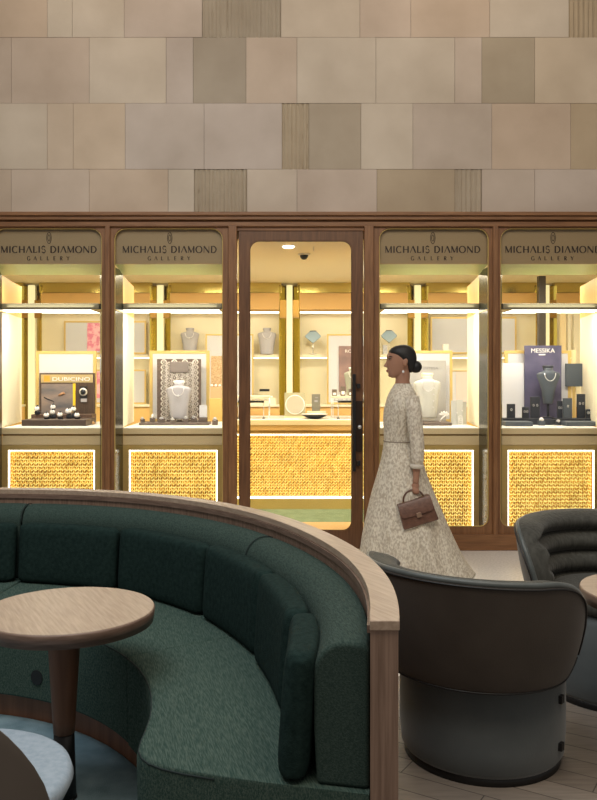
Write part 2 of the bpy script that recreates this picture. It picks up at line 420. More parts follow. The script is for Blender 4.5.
# facade timber: header mouldings, posts, skirting
def facade():
    bm = bmesh.new()
    def h(ya, yb, out): box(bm, (X(-70,FY), FY-out, Z(yb,FY)), (X(700,FY), FY+.04, Z(ya,FY)))
    h(213.2, 217, .07); h(217, 220.8, .05); h(220.5, 222, .01); h(222, 227, .025)
    struct(mesh_from(bm, 'trim_1', M['woodh'], bevel=.006))
    bm = bmesh.new()
    box(bm, (X(-70,FY), FY-.03, 0), (X(229,FY), FY+.02, Z(534,FY))); box(bm, (X(373.5,FY), FY-.03, 0), (X(700,FY), FY+.02, Z(534,FY)))
    struct(mesh_from(bm, 'trim_2', M['woodh'], bevel=.004))
    n = 3
    for a, b, o in ((105.5,110.5,.028),(492.5,497.5,.028),(228.5,237,.03),(364,373.5,.03),(-16,-10.5,.028),(613,618,.028)):
        struct(B('trim_%d' % n, (X(a,FY), FY-o, 0), (X(b,FY), FY+.05, Z(226,FY)), M['wood'], bevel=.006)); n += 1
    struct(B('trim_%d' % n, (X(237,FY), FY-.0, Z(230.5,FY)), (X(364,FY), FY+.05, Z(226,FY)), M['woodh']))
facade()
struct(B('wall_front_right', (X(618,FY), FY, 0), (5, FY+.1, Z(212,FY)), M['wood'])); struct(B('wall_front_left', (-5, FY, 0), (X(-16,FY), FY+.1, Z(212,FY)), M['wood']))
WIN = [(-7, 102, -13.5, 108), (114, 223, 108, 229), (379, 489, 373, 495), (500.5, 609, 495, 615.5)]
for i, (a, b, oa, ob) in enumerate(WIN):
    inn = (X(a,FY), Z(527,FY), X(b,FY), Z(228,FY))
    fr = frame_plate('window_%d' % (i+1), (X(oa,FY), 0.0, X(ob,FY), Z(226,FY)), inn, .075, FY, FY+.045, M['wood'], rt=.095)
    struct(fr)
    bead('window_bead', (inn[0]+.004, inn[1]+.004, inn[2]-.004, inn[3]-.004), .072, FY+.012, .0045, M['gold'], fr, rt=.09)
    B('window_glass', (inn[0]-.01, FY+.02, inn[1]-.01), (inn[2]+.01, FY+.028, inn[3]+.01), M['glass'], fr)

# shop signs above each window
TX = [(1, 97), (122.5, 217), (385, 480.5), (505, 601)]
names = ['leftmost window', 'window left of the door', 'window right of the door', 'rightmost window']
Ys = FY+.045
for i, (a, b, oa, ob) in enumerate(WIN):
    e = empty('shop_sign', (X((a+b)/2, Ys), Ys, Z(246, Ys)))
    tag(e, 'taupe name sign with dark letters at the top of the %s' % names[i], 'sign', 'name signs above the shop windows')
    off = e.location
    B('panel', (X(a-3,Ys), Ys, Z(264,Ys)), (X(b+3,Ys), Ys+.02, Z(226,Ys)), M['sign'], e)
    ta, tb = TX[i]; cx = (ta+tb)/2
    def mk(nm, s, p0, p1, zb, hh):
        write(s, X(p0,Ys)-off.x, X(p1,Ys)-off.x, Z(zb,Ys)-off.z, hh, -.001, M['letter'], e)
    mk('lettering', 'MICHALIS DIAMOND', ta, tb, 252.8, 6.6*Ys/F)
    # widely spaced second line
    for k, ch in enumerate('GALLERY'):
        xa = X(cx-22+k*6.6, Ys)-off.x
        write(ch, xa, xa+.029*GL[ch][0], Z(260.3,Ys)-off.z, 3.9*Ys/F, -.001, M['letter'], e)
    bm = bmesh.new()
    for s_, hh in ((1, .048), (.5, .026)):
        for sg in (-1, 1):
            pts = [(X(cx,Ys)-off.x+sg*s_*.019*math.cos(a)**1.2 if abs(a) < PI/2-.01 else X(cx,Ys)-off.x, -.002, Z(238,Ys)-off.z+hh*math.sin(a)) for a in [(-PI/2+PI*k/12) for k in range(13)]]
            tube(bm, pts, .0026, 5)
    mesh_from(bm, 'emblem', M['letter'], e, smooth=True)

# door leaf
inn = (X(249.5,FY), Z(531,FY), X(352,FY), Z(240.5,FY))
door = struct(frame_plate('door_1', (X(238.8,FY), .008, X(363.2,FY), Z(230.5,FY)), inn, .075, FY+.01, FY+.055, M['wooddark'], rt=.08))
B('door_glass', (inn[0]-.01, FY+.025, inn[1]-.01), (inn[2]+.01, FY+.035, inn[3]+.01), M['glass'], door)
bead('glazing_bead', (inn[0]+.003, inn[1]+.003, inn[2]-.003, inn[3]-.003), .073, FY+.018, .004, M['wooddark'], door, rt=.078)
hd = B('door_handle', (X(352.2,FY), FY-.045, Z(471,FY)), (X(355.4,FY), FY-.02, Z(374,FY)), M['black'], door, bevel=.004)
for py in (386, 463):
    B('handle_stud', (X(356.3,FY), FY-.03, Z(py+2.4,FY)), (X(360.2,FY), FY+.01, Z(py-2.4,FY)), M['black'], hd, bevel=.002)
pts = rrect(X(355.6,FY), Z(452,FY), X(362.2,FY), Z(401,FY), .02, 5, .006)
bm = bmesh.new(); loft(bm, [[(p[0], y, p[1]) for p in pts] for y in (FY-.006, FY+.01)])
lp = mesh_from(bm, 'lock_plate', mat('dark_brown_plate', (.022,.010,.006), .35), door)
bm = bmesh.new(); lathe(bm, [(0,-.004),(.012,-.004),(.016,0),(.016,.01),(0,.01)], 20)
kc = mesh_from(bm, 'lock_cylinder', M['steel'], lp, smooth=True); kc.rotation_euler = (PI/2,0,0); kc.location = (X(359.6,FY), FY-.004, Z(427,FY))

# shop shell
RY = 10.3
struct(B('ceiling', (-3.6, FY+.09, 2.57), (3.9, RY+.1, 2.65), M['ceil']))
struct(B('wall_rear', (-3.6, RY, 0), (3.9, RY+.12, 2.65), M['cream']))
struct(B('wall_left', (-3.7, FY+.1, 0), (-3.6, RY, 2.65), M['cream']))
struct(B('wall_right', (3.9, FY+.1, 0), (4.0, RY, 2.65), M['cream']))
# lights of the shop
for lx in (-2.4, -.9, .15, 1.2, 2.6):
    area('shop_downlight', (lx, 8.5, 2.54), (0,0,0), .5, .8, 30, (1,.90,.68))

# rear wall cabinetry
HY = 10.05
cols = [31, 160, 289.5, 418, 546.5]
rw = empty('rear_cabinet', (0, HY, 0))
tag(rw, 'cream and amber wall cabinet with gold mirror strips behind the shop counter', 'cabinet')
def RPB(name, a, b, c, d, Y, dep, m, bev=0): return PB(name, a, b, c, d, Y, dep, m, rw, bev)
edges = [-110]+sum([[c-10, c+10] for c in cols], [])+[720]
for k in range(0, len(edges), 2):
    a, b = edges[k], edges[k+1]
    RPB('header_panel', a, 293, b, 309.5, HY, RY-HY, M['orange'], .003)
    RPB('mirror_band', a-2, 282.2, b+2, 292.6, HY+.03, .1, M['goldm'])
    RPB('gold_lip', a, 309.6, b, 311.4, HY+.02, .1, M['golddark'])
    RPB('light_strip', a, 311.4, b, 313, HY+.05, .03, M['led'])
    RPB('shelf', a, 354.5, b, 357.5, HY+.05, RY-HY-.05, M['creamw'], .003)
    RPB('shelf_light', a+1, 357.6, b-1, 358.4, HY+.12, .02, M['led'])
    RPB('base_cabinet', a, 407, b, 470, HY-.1, RY-HY+.1, M['orange'], .003)
    RPB('base_ledge', a, 404.8, b, 406.9, HY-.12, RY-HY+.12, M['creamw'], .003)
for c in cols:
    RPB('light_column', c-3, 285, c+3, 470, HY-.02, .05, M['ledsoft'])
    for sg in (-1, 1):
        bm = bmesh.new()
        x0, x1 = X(c+sg*3, HY), X(c+sg*10.5, HY)
        zt, zb = Z(285,HY), Z(470,HY)
        v = [bm.verts.new(p) for p in ((x0, .12, zb),(x1, 0, zb),(x1, 0, zt),(x0, .12, zt),(x0, .14, zb),(x1, .02, zb),(x1, .02, zt),(x0, .14, zt))]
        for f in ((0,1,2,3),(5,4,7,6),(0,4,5,1),(3,2,6,7),(0,3,7,4),(1,5,6,2)): bm.faces.new([v[i] for i in f])
        mesh_from(bm, 'mirror_strip', M['goldm'], rw)
        RPB('mirror_rail', c+sg*3.2, 317, c+sg*9.5, 318.2, HY+.0, .01, M['golddark'])
        RPB('amber_cap', c+sg*3.4, 300, c+sg*9.6, 317, HY-.005, .01, M['golddark'] if False else mat('amber_mirror', (.42,.24,.05), .35, .7))

# cream uprights in the rightmost bay and the dark pillar
for a, b, m in ((561,566,M['champ']),(568,571,M['creamw']),(574,582,M['creamw'])):
    o = PB('wall_panel', a, 313, b, 404, 9.6, .05, m)
    tag(o, 'cream upright wall panel seen through the rightmost window, %s' % {561:'leftmost of three',568:'middle and narrowest of three',574:'right and widest of three'}[a], 'wall panel')
    PB('panel_foot', a-1, 404, b+1, 420, 9.6, .06, M['champ'], o) if False else None
o = B('dark_pillar', (X(539,9.4), 9.4, 0), (X(546,9.4), 9.48, 2.57), mat('dark_slate', (.06,.05,.04), .4), bevel=.004)
tag(o, 'narrow dark upright pillar behind the navy poster in the rightmost window', 'pillar')

# display cases behind the windows
CY, CB, CT = 7.14, 8.05, .985
def screen(parent, x0, x1, z0, z1, Y, cols_=22):
    """backlit gold mesh: rows of tilted metal scales before a glowing sheet"""
    B('backlight', (x0, Y+.05, z0), (x1, Y+.06, z1), M['ledback'], parent)
    off = Vector(parent.location); bm = bmesh.new(); rng = random.Random(int(abs(x0)*1000))
    pw = .019; ph = .030; nx = int((x1-x0)/pw); nz = int((z1-z0)/ph)
    pw = (x1-x0)/nx; ph = (z1-z0)/nz
    def vy(i, j): return (Y-off.y) + (.0 if (i+j) % 2 else .034)
    for i in range(nx):
        for j in range(-1, nz):
            xs = (x0-off.x+i*pw, x0-off.x+(i+1)*pw)
            c4 = []
            for a_, b_ in ((0,0),(1,0),(1,1),(0,1)):
                zz = z0+(j+b_)*ph+((i+a_) % 2)*ph*.5+rng.uniform(-.001,.001)
                c4.append(Vector((xs[a_], vy(i+a_, j+b_), min(max(zz, z0), z1))))
            if c4[3].z-c4[0].z < .004 and c4[2].z-c4[1].z < .004: continue
            m_ = sum(c4, Vector())/4
            k_ = rng.uniform(.80, .93)
            v = [bm.verts.new(m_+(p-m_)*k_) for p in c4]; bm.faces.new((v[0], v[1], v[2])); bm.faces.new((v[0], v[2], v[3]))
    mesh_from(bm, 'metal_mesh', M['meshgold'], parent)
M['meshgold'] = mat('brushed_gold_mesh', (.74,.45,.05), .34, .65, col2=(.95,.68,.14), nscale=5)
CASE = [
 (-2.484, -1.636, -2.608, -1.60, 'display case in the leftmost window holding the watches'),
 (-1.4366, -.575, -1.513, -.56, 'display case left of the door holding the silver necklace bust'),
 (.7876, 1.644, .77, 1.74, 'display case right of the door behind the walking woman'),
 (1.843, 2.69, 1.80, 2.84, 'display case in the rightmost window holding the navy poster')]
for i, (xa, xb, xa2, xb2, lab) in enumerate(CASE):
    e = empty('display_case', ((xa+xb)/2, CY, 0)); off = Vector(e.location)
    tag(e, lab, 'display case', 'backlit display cases behind the windows')
    B('countertop', (xa, CY, CT-.045), (xb, CB, CT), M['counter'], e, bevel=.004)
    B('edge_band', (xa, CY-.004, Z(434,CY)), (xb, CY, Z(428.6,CY)), M['champ'], e)
    B('fascia', (xa, CY+.012, Z(436,CY)), (xb, CY+.10, Z(433.5,CY)), M['golddark'], e)
    B('front_panel', (xa, CY, Z(445,CY)), (xb, CY+.1, Z(436,CY)), M['champ'], e, bevel=.003)
    z0 = .04; zt = Z(445.2, CY)
    fx0, fx1 = xa+.052, xb-.046
    fr = frame_plate('gold_frame', (xa-off.x, z0, xb-off.x, zt), (fx0-off.x, z0+.05, fx1-off.x, zt-.043), .002, 0, .09, M['gold'], e, n=2)
    screen(e, fx0, fx1, z0+.05, zt-.043, CY+.03)
    for s in (fx0, fx1-.010): B('side_light', (s, CY+.012, z0+.05), (s+.010, CY+.02, zt-.043), M['ledw'], e)
    B('top_light', (fx0, CY+.012, zt-.052), (fx1, CY+.02, zt-.044), M['ledw'], e)
    # side panels, splayed a little
    for s, s2 in ((xa, xa2), (xb, xb2)):
        bm = bmesh.new(); th = .02 if s == xa else -.02
        pts = [(s-off.x-th,0),(s-off.x,0),(s2-off.x,CB-CY),(s2-off.x-th,CB-CY)]
        loft(bm, [[(p[0], p[1], z) for p in pts] for z in (CT+.001, 1.99)])
        mesh_from(bm, 'side_panel', M['creamw'], e)
        bm = bmesh.new(); loft(bm, [[(p[0], p[1], z) for p in pts] for z in (1.99, 2.30)])
        mesh_from(bm, 'upper_side_panel', M['orange'], e)
    # light bar across the opening
    B('light_bar', (xa, CY-.02, Z(309.6,CY)), (xb, CY+.10, Z(303.4,CY)), M['bar'], e, bevel=.008)
    B('bar_light', (xa, CY+.02, Z(311.8,CY)), (xb, CY+.09, Z(309.7,CY)), M['ledw'], e)
    la = area('display_light', ((xa+xb)/2, CY+.12, 1.98), (math.radians(16), 0, 0), xb-xa-.1, .12, 10, (1,.94,.82))
    area('fascia_fill', ((xa+xb)/2, CY-.12, 2.27), (math.radians(6), 0, 0), xb-xa-.1, .06, 8, (1,.90,.66))  # lamp added under the soffit to brighten the counter fascia
    area('soffit_uplight', ((xa+xb)/2, CY-.04, 2.03), (math.radians(180-10), 0, 0), xb-xa-.1, .04, 1.2, (1,.95,.66))
    # sloping soffit from the sign down to the case, bronze mirror returns
    bm = bmesh.new(); a, b = WIN[i][0], WIN[i][1]
    y0, y1 = FY+.066, CY; zf, zk = Z(264,FY+.066), Z(275,CY)
    A = [(X(a-1,FY), y0, zf),(X(b+1,FY), y0, zf),(xb, y1, zk),(xa, y1, zk)]
    loft(bm, [[(p[0]-off.x, p[1]-CY, p[2]+dz) for p in A] for dz in (0, .02)])
    mesh_from(bm, 'soffit', M['soffit'], e)
    for s, px in ((xa, a), (xb, b)):
        sg = -1 if s == xa else 1
        bm = bmesh.new(); xf = X(px+sg*.5, FY)
        pts = [(xf-off.x, FY+.05-CY),(s-off.x, -.001),(s-off.x+sg*.012, -.001),(xf-off.x+sg*.012, FY+.05-CY)]
        loft(bm, [[(p[0], p[1], z) for p in pts] for z in (.01, zk+.03)])
        mesh_from(bm, 'mirror_return', M['bronze'], e)
        B('return_rail', (min(xf, s)-.002, FY+.06, Z(313,CY)), (max(xf,s)+.003, CY-.01, Z(312,CY)), M['gold'], e)

# ================================================================ SHOP COUNTER
SY = 8.87
e = empty('shop_counter', (X(300,SY), SY, 0))
tag(e, 'long shop counter with glowing gold mesh front seen through the glass door', 'counter')
cx0, cx1 = X(236,SY), X(367,SY)
B('counter_top', (cx0, SY-.01, .90), (cx1, 9.75, .956), M['champ'], e, bevel=.004)
B('top_surface', (cx0+.004, SY, .956), (cx1-.004, 9.75, .960), M['counter'], e)
B('fascia', (cx0, SY, Z(430.4,SY)), (cx1, SY+.3, .90), M['orange'], e)
B('shadow_gap', (cx0, SY+.02, Z(434,SY)), (cx1, SY+.3, Z(430.4,SY)), M['golddark'], e)
B('body', (cx0, SY+.1, .10), (cx1, 9.7, Z(434,SY)), M['golddark'], e)
screen(e, cx0, cx1, Z(496.5,SY), Z(434,SY), SY+.02)
B('top_light', (cx0, SY+.006, Z(435.2,SY)), (cx1, SY+.014, Z(434.2,SY)), M['led'], e)
B('bottom_light', (cx0, SY+.0, Z(498.4,SY)), (cx1, SY+.02, Z(496.6,SY)), M['ledw'], e)
B('plinth', (cx0, SY-.01, 0), (cx1, SY+.3, Z(498.6,SY)), M['gold'], e)

# ceiling fittings
ca = empty('ceiling_camera', (X(304,7.7), 7.7, 2.57)); tag(ca, 'small dark dome camera on the shop ceiling above the door', 'security camera')
LT('dome', [(0,-.055),(.02,-.05),(.036,-.03),(.04,-.012),(0,-.012)], M['black'], ca); LT('base_ring', [(0,-.014),(.055,-.012),(.06,0),(0,0)], M['white'], ca)
o = LT('ceiling_spotlight', [(0,-.012),(.045,-.012),(.055,0),(0,0)], M['ledw']); o.location = (X(288.5,7.25), 7.25, 2.57)
tag(o, 'round recessed spotlight glowing in the shop ceiling', 'ceiling light')
o = B('ceiling_sprinkler', (X(313.4,7.25), 7.25, 2.53), (X(314.2,7.25), 7.26, 2.57), M['white']); tag(o, 'tiny white sprinkler head on the shop ceiling', 'sprinkler')

# ================================================================ FRAMES, POSTERS
def framed(name, rect, Y, label, cat='display panel', mid=None, fr=3.2, group=None, base=None, mat_frame='gold', inner=None, dep=.03, white=3):
    """gold rimmed board standing upright: rim, pale mount"""
    a, b, c, d = rect; px = Y/F
    e = empty(name, (X((a+c)/2,Y), Y, Z(d,Y))); tag(e, label, cat, group)
    off = e.location; r = fr*px
    frame_plate('rim', (X(a,Y)-off.x, 0, X(c,Y)-off.x, Z(b,Y)-off.z), (X(a,Y)-off.x+r, r, X(c,Y)-off.x-r, Z(b,Y)-off.z-r), .001, 0, dep, M[mat_frame], e, n=2)
    B('mount', (X(a,Y)+r, Y+.006, Z(d,Y)+r), (X(c,Y)-r, Y+.015, Z(b,Y)-r), inner or M['paleposter'], e)
    return e
# rear wall (upper and lower) frames
fA = framed('picture_frame', (64,321,146,354), 10.24, 'gold framed white board with pink print on the upper rear shelf behind the left windows', fr=1.6, dep=.015)
B('pink_print', (X(87,10.23), 10.236, Z(351,10.23)), (X(101,10.23), 10.244, Z(316+7,10.23)), M['pink'], fA)
fB = framed('picture_frame', (92,369.5,146,404), 10.2, 'gold framed pink print on the lower rear ledge seen through the two left windows', fr=1.6, dep=.015)
B('pink_print', (X(94,10.2), 10.19, Z(398,10.2)), (X(101,10.2), 10.205, Z(371.5,10.2)), M['pink'], fB)
fC = framed('picture_frame', (205.5,334,253.5,404), 10.02, 'tall gold framed board between the left window and the door, on the rear ledge', fr=1.5, dep=.015)
B('sand_print', (X(211,10.02), 10.016, Z(398,10.02)), (X(222,10.02), 10.026, Z(356,10.02)), mat('sand_print', (.42,.26,.13), .6, col2=(.70,.52,.33), nscale=60), fC)
fD = framed('picture_frame', (327,334,376,404), 10.02, 'tall gold framed board on the rear ledge at the right side of the door', fr=1.6, dep=.015)
pd_ = B('dark_print', (X(339,10.0), 10.004, Z(392,10.0)), (X(366,10.0), 10.026, Z(346,10.0)), mat('mauve_print', (.16,.11,.12), .6, col2=(.35,.22,.2), nscale=5), fD)
pd_.location.y = 0
text_obj('ROCA', 'lettering', .05, (X(352,10)-fD.location.x, -.018, Z(352.5,10)-fD.location.z), M['white'], fD, width=.17)
fE = framed('picture_frame', (430.5,317,516.5,353.8), 10.24, 'wide gold framed white board on the upper rear shelf between the two right windows', fr=1.6, dep=.015)
fF = framed('picture_frame', (445,370.5,500,404), 10.02, 'pale board with thin gold rim on the lower rear ledge behind the card stand', fr=1, dep=.015)
B('pale_panel', (X(456,10.02), 10.012, Z(403,10.02)), (X(498,10.02), 10.024, Z(372,10.02)), mat('blush_print', (.72,.62,.60), .6), fF)

# main boards in the cases
f1 = framed('display_board', (36,351,96,422), 7.97, 'gold framed white board standing behind the watch stand in the leftmost window', fr=3)
f2 = framed('display_board', (149.5,350.5,209.5,422), 7.97, 'gold framed white board behind the patterned plaque left of the door', fr=3.2)
f3 = framed('display_board', (400,350.5,452.5,422), 7.97, 'gold framed white board behind the grey poster right of the door', fr=2.8)
f4 = framed('display_board', (505,350.5,571,422), 7.97, 'gold framed white board behind the navy poster in the rightmost window', fr=3)
def board(name, a, b, c, d, Y, m, label, dep=.012, cat='poster', z0=CT):
    o = B(name, (X(a,Y), Y, z0 if d is None else Z(d,Y)), (X(c,Y), Y+dep, Z(b,Y)), m, None, bevel=.001)
    return tag(o, label, cat)
board('grey_poster', 405, 360.5, 446, None, 7.9, M['greyposter'], 'large grey poster behind the white necklace bust right of the door')
po = bpy.data.objects['grey_poster']
text_obj('INTESA', 'lettering', .035, (X(431,7.89), 7.897, Z(369.5,7.89)), mat('grey_lettering', (.2,.2,.2), .6), po, width=.14)

# ================================================================ DISPLAY BUSTS
def bust(name, px, pyb, pyt, Y, m, label, halfw, neck_m=None, collar='ring', group=None, necklace=True, pend=False, taper=.68):
    """necklace bust: body widening upward to sloping shoulders, short cut neck"""
    zb = Z(pyb, Y); hh = Z(pyt, Y)-zb; e = empty(name, (X(px,Y), Y, zb))
    tag(e, label, 'necklace bust', group)
    W = halfw*Y/F
    prof = [(0,.68),(.04,.71),(.35,.78),(.58,.90),(.70,.985),(.755,1.0),(.79,.96),(.815,.82),(.835,.62),(.85,.48),(.87,.38),(.90,.36),(.93,.36)]
    prof = [(f, wd if f > .7 else 1-(1-wd)*(1-taper)/.32) for f, wd in prof]
    bm = bmesh.new(); rings = []
    for f, wd in prof:
        rings.append([(W*wd*math.cos(2*PI*k/24), W*(.30+.22*(1-f))*min(1,wd+.3)*math.sin(2*PI*k/24)*.9-.02*f, f*hh) for k in range(24)])
    loft(bm, rings); mesh_from(bm, 'body', m, e, smooth=True)
    bm = bmesh.new(); lathe(bm, [(0,.86*hh),(W*.34,.86*hh),(W*.44,.94*hh),(W*.46,.99*hh),(W*.40,hh),(0,hh*.99)], 24, sy=.8)
    mesh_from(bm, 'neck_cap', neck_m or m, e, smooth=True)
    if necklace:
        pts = []
        for k in range(17):
            a = PI*k/16; pts.append((W*.46*math.cos(a), -W*.43*math.sqrt(1-(.46*math.cos(a))**2)-.022, hh*(.80-.20*math.sin(a))))
        TB('necklace', pts, .0035, M['steel'], e, 6)
    if pend:
        bm = bmesh.new(); bmesh.ops.create_icosphere(bm, subdivisions=1, radius=.012); o = mesh_from(bm, 'pendant', M['steel'], e); o.location = (0, -W*.46, hh*.60)
    return e
# shared grey jewellery material
bust('necklace_bust', 179, 418.5, 380.5, 7.62, M['silver'], 'silver grey necklace bust in front of the patterned plaque left of the door', 12.5, M['white'], pend=True)
bust('necklace_bust', 190, 354, 328, 10.13, M['silver'], 'small grey bust on the rear shelf above the board left of the door', 9.3, pend=True)
bust('necklace_bust', 267, 354.3, 328, 10.13, M['silver'], 'small grey bust on the rear shelf at the left of the glass door', 9.3, pend=True)
bust('necklace_bust', 427, 418, 373, 7.62, mat('ivory_leather', (.55,.55,.51), .5), 'ivory necklace bust with dark buttons behind the woman', 13.5, M['creamw'])
b5 = bust('necklace_bust', 548, 404, 365.5, 7.72, M['slate'], 'charcoal necklace bust in front of the navy poster', 12, M['navyblack'], taper=.34)
TB('stand_post', [(0,0,-.12),(0,0,.01)], .012, M['navyblack'], b5); LT('stand_foot', [(0,-.13),(.05,-.13),(.05,-.118),(0,-.116)], M['navyblack'], b5)
eb = [o for o in bpy.data.objects if o.get('label','').startswith('ivory')][0]
for k in range(5):
    bm = bmesh.new(); bmesh.ops.create_icosphere(bm, subdivisions=1, radius=.008); o = mesh_from(bm, 'button', M['steel'], eb); o.location = (.055-.003*k, -.068-.002*k, .335-.058*k)
def standbust(px, pyt, pyb, Y, label):
    e = empty('bust_stand', (X(px,Y), Y, Z(pyb,Y))); hh = Z(pyt,Y)-Z(pyb,Y); tag(e, label, 'necklace stand')
    bm = bmesh.new(); s = Y/F
    out = [(-3.5,0),(-8,-4.5),(-7.5,-6),(0,-12),(7.5,-6),(8,-4.5),(3.5,0)]
    for ang in (0,):
        rings = []
        for y, sc in ((-.022,.85),(-.03,.98),(0,1.0),(.02,.9)):
            rings.append([(p[0]*s*sc, y-.01*(1-abs(p[0])/8), hh+p[1]*s*sc) for p in out])
        loft(bm, rings)
    mesh_from(bm, 'bust', mat('ice_blue_velvet', (.28,.38,.46), .6), e, bevel=.006)
    bm = bmesh.new(); lathe(bm, [(0,hh-.006),(.035,hh-.006),(.042,hh+.004),(.035,hh+.01),(0,hh+.01)], 20, sy=.7); mesh_from(bm, 'neck_ring', M['slate'], e, smooth=True)
    TB('post', [(0,0,0),(0,0,hh-10*s)], .005, M['steel'], e); LT('foot', [(0,0),(.045,0),(.045,.008),(0,.01)], M['steel'], e)
    return e
standbust(313, 331.5, 354.3, 10.13, 'pale blue necklace bust on a thin post on the rear shelf behind the glass door')
standbust(389, 331, 354.3, 10.13, 'pale blue necklace bust on a thin post on the rear shelf beside the woman')

# ---------------------------------------------------------------- leftmost window: watches
def tray(name, a, c, Yf, Yb, h, m, label, z=CT, bev=.004):
    o = B(name, (X(a,Yf), Yf, z+.0005), (X(c,Yf), Yb, z+h), m, None, bevel=bev); return tag(o, label, 'tray')
tray('watch_tray', 21.5, 86, 7.35, 7.72, .055, M['brown'], 'dark brown wooden tray under the watches in the leftmost window')
tray('tray_riser', 31, 92, 7.725, 7.9, .085, mat('brown_riser', (.10,.055,.035), .5), 'brown raised block behind the watch tray')
e = empty('watch_stand_sign', (X(67,7.93), 7.93, CT)); tag(e, 'brown upright watch stand with gold name strip, sea picture and yellow stripe', 'watch display')
def q(nm, a, b, c, d, m, y=7.93, dep=.004): return B(nm, (X(a,7.93), y-dep, Z(d,7.93)), (X(c,7.93), y, Z(b,7.93)), m, e)
B('body', (X(39.5,7.93), 7.93, CT), (X(94.5,7.93), 7.96, Z(373,7.93)), mat('espresso_wood', (.05,.028,.018), .5, col2=(.10,.06,.035), nscale=8, stretch=(14,14,.6)), e)
q('name_strip', 41, 374.5, 93, 382.5, mat('gold_strip', (.50,.39,.19), .4, .2)); q('yellow_stripe', 73, 383.5, 75.5, 414, mat('yellow_strip', (.95,.62,.02), .5))
q('sea_picture', 41.5, 384, 73, 417, mat('sea_print', (.09,.10,.12), .5, col2=(.36,.27,.22), nscale=3, stretch=(1,1,3)))
text_obj('DUBICINO', 'lettering', .05, (X(71,7.92)-e.location.x, -.006, Z(380.8,7.92)-CT), M['white'], e, width=.36)
q('sun_disc', 44, 375.5, 50, 381.5, mat('orange_mark', (.85,.35,.04), .5), dep=.006)
bm = bmesh.new(); tube(bm, [(X(62,7.92)-e.location.x+dx*.012, -.008, Z(395,7.92)-CT+dz*.012) for dx, dz in ((-3,-.6),(-1,.6),(1.2,1.6),(2.2,.8))], [.004,.012,.014,.004], 6); mesh_from(bm, 'bird', mat('bird_orange', (.5,.27,.14), .6), e, smooth=True)
bm = bmesh.new(); tube(bm, [(X(50,7.92)-e.location.x+dx*.012, -.006, Z(399,7.92)-CT+dz*.012) for dx, dz in ((-5,1.4),(-2,0),(1,-1),(3,-2.2))], .004, 5); mesh_from(bm, 'reef_line', M['black'], e)
def round_watch(name, px, py, Y, r, zbase, label, grp, tilt=.5, stand=True):
    z = Z(py, Y); e = empty(name, (X(px,Y), Y, zbase)); tag(e, label, 'watch', grp)
    if stand:
        bm = bmesh.new(); lathe(bm, [(0,0),(.024,0),(.028,.02),(.016,.045),(0,.05)], 14); mesh_from(bm, 'cushion', M['navyblack'], e, smooth=True)
    bm = bmesh.new(); lathe(bm, [(0,-.008),(r*.9,-.008),(r,0),(r*.86,.006),(0,.004)], 22); c = mesh_from(bm, 'case', M['steel'], e, smooth=True); c.rotation_euler = (PI/2-tilt+.0,0,0); c.location = (0, -.02, z-zbase)
    bm = bmesh.new(); lathe(bm, [(0,.0065),(r*.86,.0065),(r*.86,.009),(0,.0092)], 22); d = mesh_from(bm, 'dial', M['white'], c, smooth=True)
    bm = bmesh.new(); box(bm, (-.001,-.001,.0093), (.001,r*.6,.0099)); box(bm, (-.001,-.001,.0093), (r*.45,.001,.0099)); mesh_from(bm, 'hands', M['black'], c)
    bm = bmesh.new(); tube(bm, [(0,-.016-.02*math.cos(a)+.012, z-zbase+.036*math.sin(a)-.01) for a in [(.8+k*.5) for k in range(9)]], .010, 6); mesh_from(bm, 'strap', M['navyblack'], e, smooth=True)
    return e
wl = [('furthest left', 37.5, 408.5, 7.74), ('topmost', 53.5, 407, 7.70),('in the middle under the topmost', 53, 412, 7.60),('second from the left in the front row', 47, 415, 7.5),('third in the front row', 60.5, 414.5, 7.5),('largest blue dialled', 69, 411, 7.58),('behind the largest', 74, 409, 7.68),('furthest right', 77.5, 415, 7.5)]
for nm, px, py, Yw in wl:
    zb = CT+.0555 if Yw < 7.725 else CT+.0855
    round_watch('wristwatch', px, py, Yw, .030 if 'largest blue' in nm else .025, zb, 'round steel watch on black cushion, %s, brown tray' % nm, 'watches on the brown tray')
# watch hanging on the stand
e = empty('wristwatch', (X(83.5,7.92), 7.92, Z(406,7.92))); tag(e, 'large dark wristwatch fixed upright on the brown watch stand', 'watch')
bm = bmesh.new(); box(bm, (-.036,-.004,.06), (.036,.002,.19)); mesh_from(bm, 'strap', M['black'], e, bevel=.02)
bm = bmesh.new(); lathe(bm, [(0,-.002),(.038,-.002),(.04,.008),(.032,.014),(0,.012)], 24); c = mesh_from(bm, 'case', M['steel'], e, smooth=True); c.rotation_euler = (PI/2,0,0); c.location = (0,-.004,.135)
bm = bmesh.new(); lathe(bm, [(0,.0135),(.026,.0145),(0,.016)], 24); mesh_from(bm, 'dial', M['navyblack'], c, smooth=True)
B('caption_card', (X(81,7.92), 7.912, Z(402,7.92)), (X(87,7.92), 7.918, Z(398.5,7.92)), M['silver'], e)
o = LT('tan_rock', [(0,0),(.04,0),(.05,.012),(.03,.03),(0,.036)], M['tan'], sy=.6); o.location = (X(90,7.6), 7.6, CT); tag(o, 'small tan pebble beside the right end of the watch tray', 'pebble')

